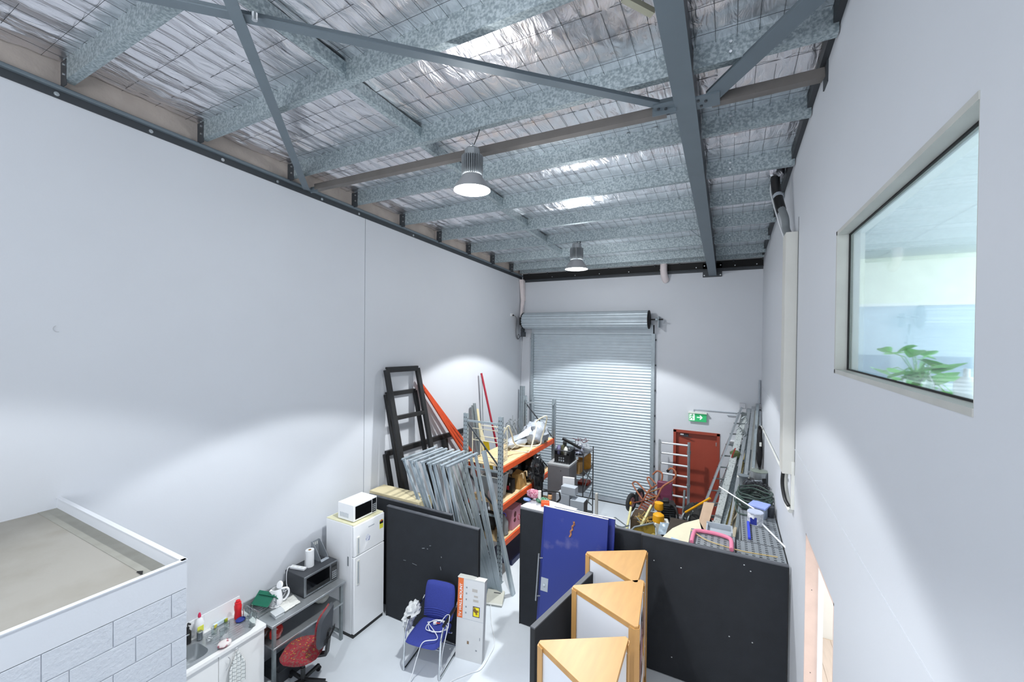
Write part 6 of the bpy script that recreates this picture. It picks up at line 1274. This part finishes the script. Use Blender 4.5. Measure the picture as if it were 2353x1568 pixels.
solo('pink_pipe', MB().tube(curve_pts([at(1589, 1246, Z=D2+.06), at(1594, 1226, Z=D2+.06), at(1602, 1220, Z=D2+.06), at(1640, 1226, Z=D2+.06), at(1670, 1235, Z=D2+.06), at(1680, 1243, Z=D2+.06), at(1681, 1264, Z=D2+.06)], 6), .026, 14), m_pink, 'pink bent pipe lying on the left perforated deck', 'pipe')
solo('bamboo_cane', MB().tube(curve_pts([at(1588, 1218, Z=D2+.05), at(1620, 1240, Z=D2+.05), at(1665, 1256, Z=D2+.05), at(1710, 1268, Z=D2+.04), at(1787, 1281, Z=D2+.03)], 6), .007, 6), M('bamboo', '#cdb57e', .6), 'thin curved cane lying across the perforated decks', 'cane')
solo('white_rod', MB().tube([at(1653, 1119, Z=1.87), at(1733, 1170, Z=1.93)], .011, 8).tube([at(1752, 1205, Z=1.80), at(1812, 1266, Z=1.79)], .012, 8), m_whitep, 'thin white rod running under the bucket towards the right wall', 'rod')
tr = thing('grey_tray', 'light grey shallow tray behind the left perforated deck', 'tray', (-.02, 6.62, DZ_))
part('tray_base', MB().span((-.26, 6.50, DZ_-.012), (.08, 6.75, DZ_)), m_grey, tr)
part('tray_wall', MB().span((-.26, 6.74, DZ_), (.08, 6.76, DZ_+.07)).span((.06, 6.50, DZ_), (.08, 6.75, DZ_+.07)).span((-.26, 6.49, DZ_), (-.24, 6.75, DZ_+.05)), m_grey, tr)
solo('pale_blue_scrap', MB().box(at(1558, 1238, Z=1.10)+Vector((0, 0, -.004)), (.22, .10, .01), .2), M('pale_blue_sheet', '#a9c3e6', .5), 'pale blue scrap at the left end of the perforated decks', 'scrap')
bk2 = thing('paint_bucket', 'white and blue paint tin with drips on the perforated deck', 'bucket', (.38, 7.15, D2))
part('tin_body', MB().lathe((.38, 7.15, D2), [(.098, 0), (.103, .01), (.103, .165), (.108, .17), (.108, .18), (.098, .18)], 28), M('spattered_tin', '#b8bcc4', .45, .2, vscale=18, col2='#e6e8ee', thr=(.5, .55)), bk2)
part('blue_label', MB().add([(.38+.1045*math.cos(R(a)), 7.15+.1045*math.sin(R(a)), D2+z) for z in (.02, .13) for a in range(228, 279, 10)], [(i, i+1, 7+i, 6+i) for i in range(5)]), M('navy_label', '#27348f', .5), bk2)
part('paint_lid', MB().lathe((.38, 7.15, D2+.18), [(.105, 0), (.105, .006), (.09, .004), (.0001, .004)], 28), M('paint_lid', '#c3cbe0', .35), bk2)
part('paint_drip', MB().bar((.29, 7.10, D2+.15), (.36, 7.04, D2+.12), .02, .03).bar((.30, 7.09, D2+.11), (.35, 7.045, D2+.15), .02, .02), m_white, bk2)
bl2 = thing('blue_lidded_box', 'clear box with a pale blue lid behind the paint tin', 'box', (.44, 7.62, DZ_))
part('box_body', MB().box((.45, 7.52, DZ_+.08), (.22, .24, .16), -.35), M('cloudy_box', '#9aa6b8', .3), bl2, .006)
part('box_lid', MB().box((.45, 7.52, DZ_+.175), (.25, .27, .03), -.35), M('pale_blue_lid', '#9fb0f0', .4), bl2, .005)
solo('blue_tool', MB().bar(at(1719, 1200, Z=D2+.03), at(1722, 1238, Z=D2+.02), .035, .03), M('royal_blue', '#2f45d0', .4), 'royal blue tool lying left of the paint tin', 'tool', bevel=.004)
solo('grey_cup', MB().lathe((.60, 7.55, D2), [(.05, 0), (.06, .16), (.05, .16)], 16), m_dkgrey, 'dark grey cup right of the blue lidded box', 'cup')
hs = thing('hose_coil', 'coil of dark green garden hose on the trestle by the right wall', 'hose', (.42, 8.05, DZ_))
rr = random.Random(4)
for k in range(9):
    c0 = Vector((.40+rr.uniform(-.02, .02), 8.0+rr.uniform(-.06, .06), DZ_+.02+.024*k)); rx_, ry_ = .25+rr.uniform(-.03, .02), .34+rr.uniform(-.06, .05)
    part('hose_loop', MB().tube([(c0.x+rx_*math.cos(a*math.pi/14), c0.y+ry_*math.sin(a*math.pi/14), c0.z+.012*math.sin(a+k)) for a in range(28)], .011, 6, True), m_hose, hs)
part('hose_tail', MB().tube(curve_pts([(.15, 7.9, DZ_+.12), (.13, 7.6, DZ_+.05), (.2, 7.4, DZ_+.03), (.5, 7.45, DZ_+.05), (.63, 7.75, DZ_+.1)]), .011, 6), m_hose, hs)
wtn = MB(); rr = random.Random(6)
for k in range(46):
    c0 = Vector((.48+rr.uniform(-.16, .14), 8.52+rr.uniform(-.2, .2), DZ_+.07+rr.uniform(0, .08))); pts_ = []
    a0 = rr.uniform(0, 6); r0 = rr.uniform(.05, .13); ax1 = Vector((rr.uniform(-1, 1), rr.uniform(-1, 1), rr.uniform(-1, 1))).normalized(); ax2 = ax1.orthogonal().normalized()
    for j in range(9): pts_.append(c0+ax1*r0*math.cos(a0+j*.7)+ax2*r0*math.sin(a0+j*.7))
    for p in pts_: p.z = max(p.z, DZ_+.01)
    wtn.tube(pts_, .004, 4)
solo('wire_tangle', wtn, M('dark_wire', '#26262b', .5), 'dark tangle of thin wire behind the green hose', 'wire', kind='stuff')
pot = thing('stock_pot', 'stainless stock pot with a glass lid at the back of the trestle', 'pot', (.56, 9.3, DZ_))
part('pot_body', MB().lathe((.55, 9.25, DZ_), [(.145, 0), (.15, .01), (.15, .23), (.155, .235), (.148, .235)], 32), m_steel, pot)
part('lid', MB().lathe((.55, 9.25, DZ_+.235), [(.154, 0), (.154, .008), (.145, .012), (.08, .03), (.0001, .035)], 32), M('greenish_glass_lid', '#8d968c', .15, .2), pot)
part('lid_knob', MB().lathe((.55, 9.25, DZ_+.268), [(.018, 0), (.012, .012), (.024, .02), (.02, .028)], 12), m_black, pot)
for s_ in (-1, 1): part('pot_handle', MB().tube(curve_pts([(.55+s_*.15, 9.21, DZ_+.19), (.55+s_*.19, 9.21, DZ_+.19), (.55+s_*.19, 9.29, DZ_+.19), (.55+s_*.15, 9.29, DZ_+.19)]), .007, 6), m_chrome, pot)
part('pot_sticker', MB().box((.62, 9.115, DZ_+.09), (.07, .004, .10), .45), m_black, pot)
wcn = thing('watering_can', 'grey funnel shaped can left of the stock pot', 'can', (.25, 9.0, DZ_))
part('can_body', MB().lathe((.27, 8.98, DZ_), [(.06, 0), (.07, .14), (.10, .19), (.09, .19)], 20), M('grey_can', '#8e979d', .4, .3), wcn)
part('can_handle', MB().bar((.30, 8.93, DZ_+.10), (.58, 8.95, DZ_+.12), .05, .045), m_grey, wcn, .01)
# ================================================================== OFFICE behind the inner window
sill = thing('window_shelf', 'white shelf inside the office under the window', 'shelf', (1.2, 3.1, 4.0))
part('shelf_top', MB().span((OX0, 1.6, 4.12), (1.30, 4.8, 4.15)), m_off, sill)
part('shelf_support', MB().span((OX0, 1.6, OFZ), (1.28, 4.8, 4.12)), m_offb, sill)
leafm = M('pothos_leaf', '#7fd06a', .4, var=.2, vscale=6, sub=.1)
pl = thing('potted_pothos', 'leafy green pothos in a glass jar on the shelf behind the window', 'plant', (1.0, 3.3, 4.15))
rr = random.Random(21)
part('glass_jar', MB().lathe((1.0, 3.3, 4.15), [(.06, 0), (.07, .02), (.07, .12), (.05, .15)], 20), m_glass, pl)
for k in range(30):
    a = rr.uniform(0, 6.28); r_ = rr.uniform(.06, .34); c0 = Vector((1.03+.30*r_*math.cos(a), 3.30+r_*2.0*math.sin(a), 4.25+rr.uniform(0, .20)))
    if k % 6 == 0: c0.z = 4.2
    ang_ = rr.uniform(0, 6.28); t_ = rr.uniform(-.5, .6); s_ = rr.uniform(.05, .075)
    ux = Vector((math.cos(ang_), math.sin(ang_), t_)).normalized(); uy = Vector((-math.sin(ang_), math.cos(ang_), rr.uniform(-.3, .3))).normalized(); nz_ = ux.cross(uy)
    sh = [(-1.0, 0), (-.9, .5), (-.5, .78), (0, .75), (.6, .45), (1.15, 0), (.6, -.45), (0, -.75), (-.5, -.78), (-.9, -.5)]
    vs = [c0+ux*x*s_+uy*y*s_+nz_*(abs(y)*s_*.25) for x, y in sh] + [c0-nz_*.004]
    part('leaf', MB().add(vs, [(i, (i+1) % 10, 10) for i in range(10)]), leafm, pl)
    part('stem', MB().tube([Vector((1.0, 3.3, 4.28)), c0.lerp(Vector((1.0, 3.3, 4.32)), .5)+Vector((0, 0, .03)), c0], .003, 4), leafm, pl)
bottle(1.02, 2.78, 4.15, [(.04, 0), (.045, .01), (.045, .15), (.02, .18)], m_white, 'white_bottle', 'white pump bottle at the right end of the window shelf', [(.012, .18), (.012, .22)], m_white)
solo('white_cup', MB().lathe((1.0, 3.75, 4.15), [(.03, 0), (.04, .09), (.036, .09)], 16), m_white, 'white cup at the left of the plant', 'cup')
solo('clear_bottle', MB().lathe((.95, 3.0, 4.15), [(.03, 0), (.03, .12), (.012, .16), (.012, .22)], 16), m_glass, 'clear glass bottle in front of the plant', 'bottle')
dk = thing('office_desk', 'pale office desk with monitors deep in the office', 'desk', (1.9, 7.4, OFZ))
part('desk_top', MB().span((1.1, 7.1, OFZ+.72), (3.2, 7.85, OFZ+.75)), m_offb, dk)
for x in (1.13, 3.17): part('desk_side', MB().span((x-.02, 7.12, OFZ), (x+.02, 7.83, OFZ+.72)), m_offb, dk)
for x in (1.7, 2.5):
    mo_ = thing('monitor', 'grey monitor on the office desk, %s' % ('left one' if x < 2 else 'right one'), 'monitor', (x, 7.5, OFZ+.75))
    part('screen', MB().span((x-.28, 7.48, OFZ+.9), (x+.28, 7.51, OFZ+1.25)), M('screen_grey', '#8ba0b0', .3), mo_)
    part('stand', MB().span((x-.03, 7.49, OFZ+.75), (x+.03, 7.53, OFZ+.95)).span((x-.12, 7.4, OFZ+.75), (x+.12, 7.6, OFZ+.76)), m_grey, mo_)
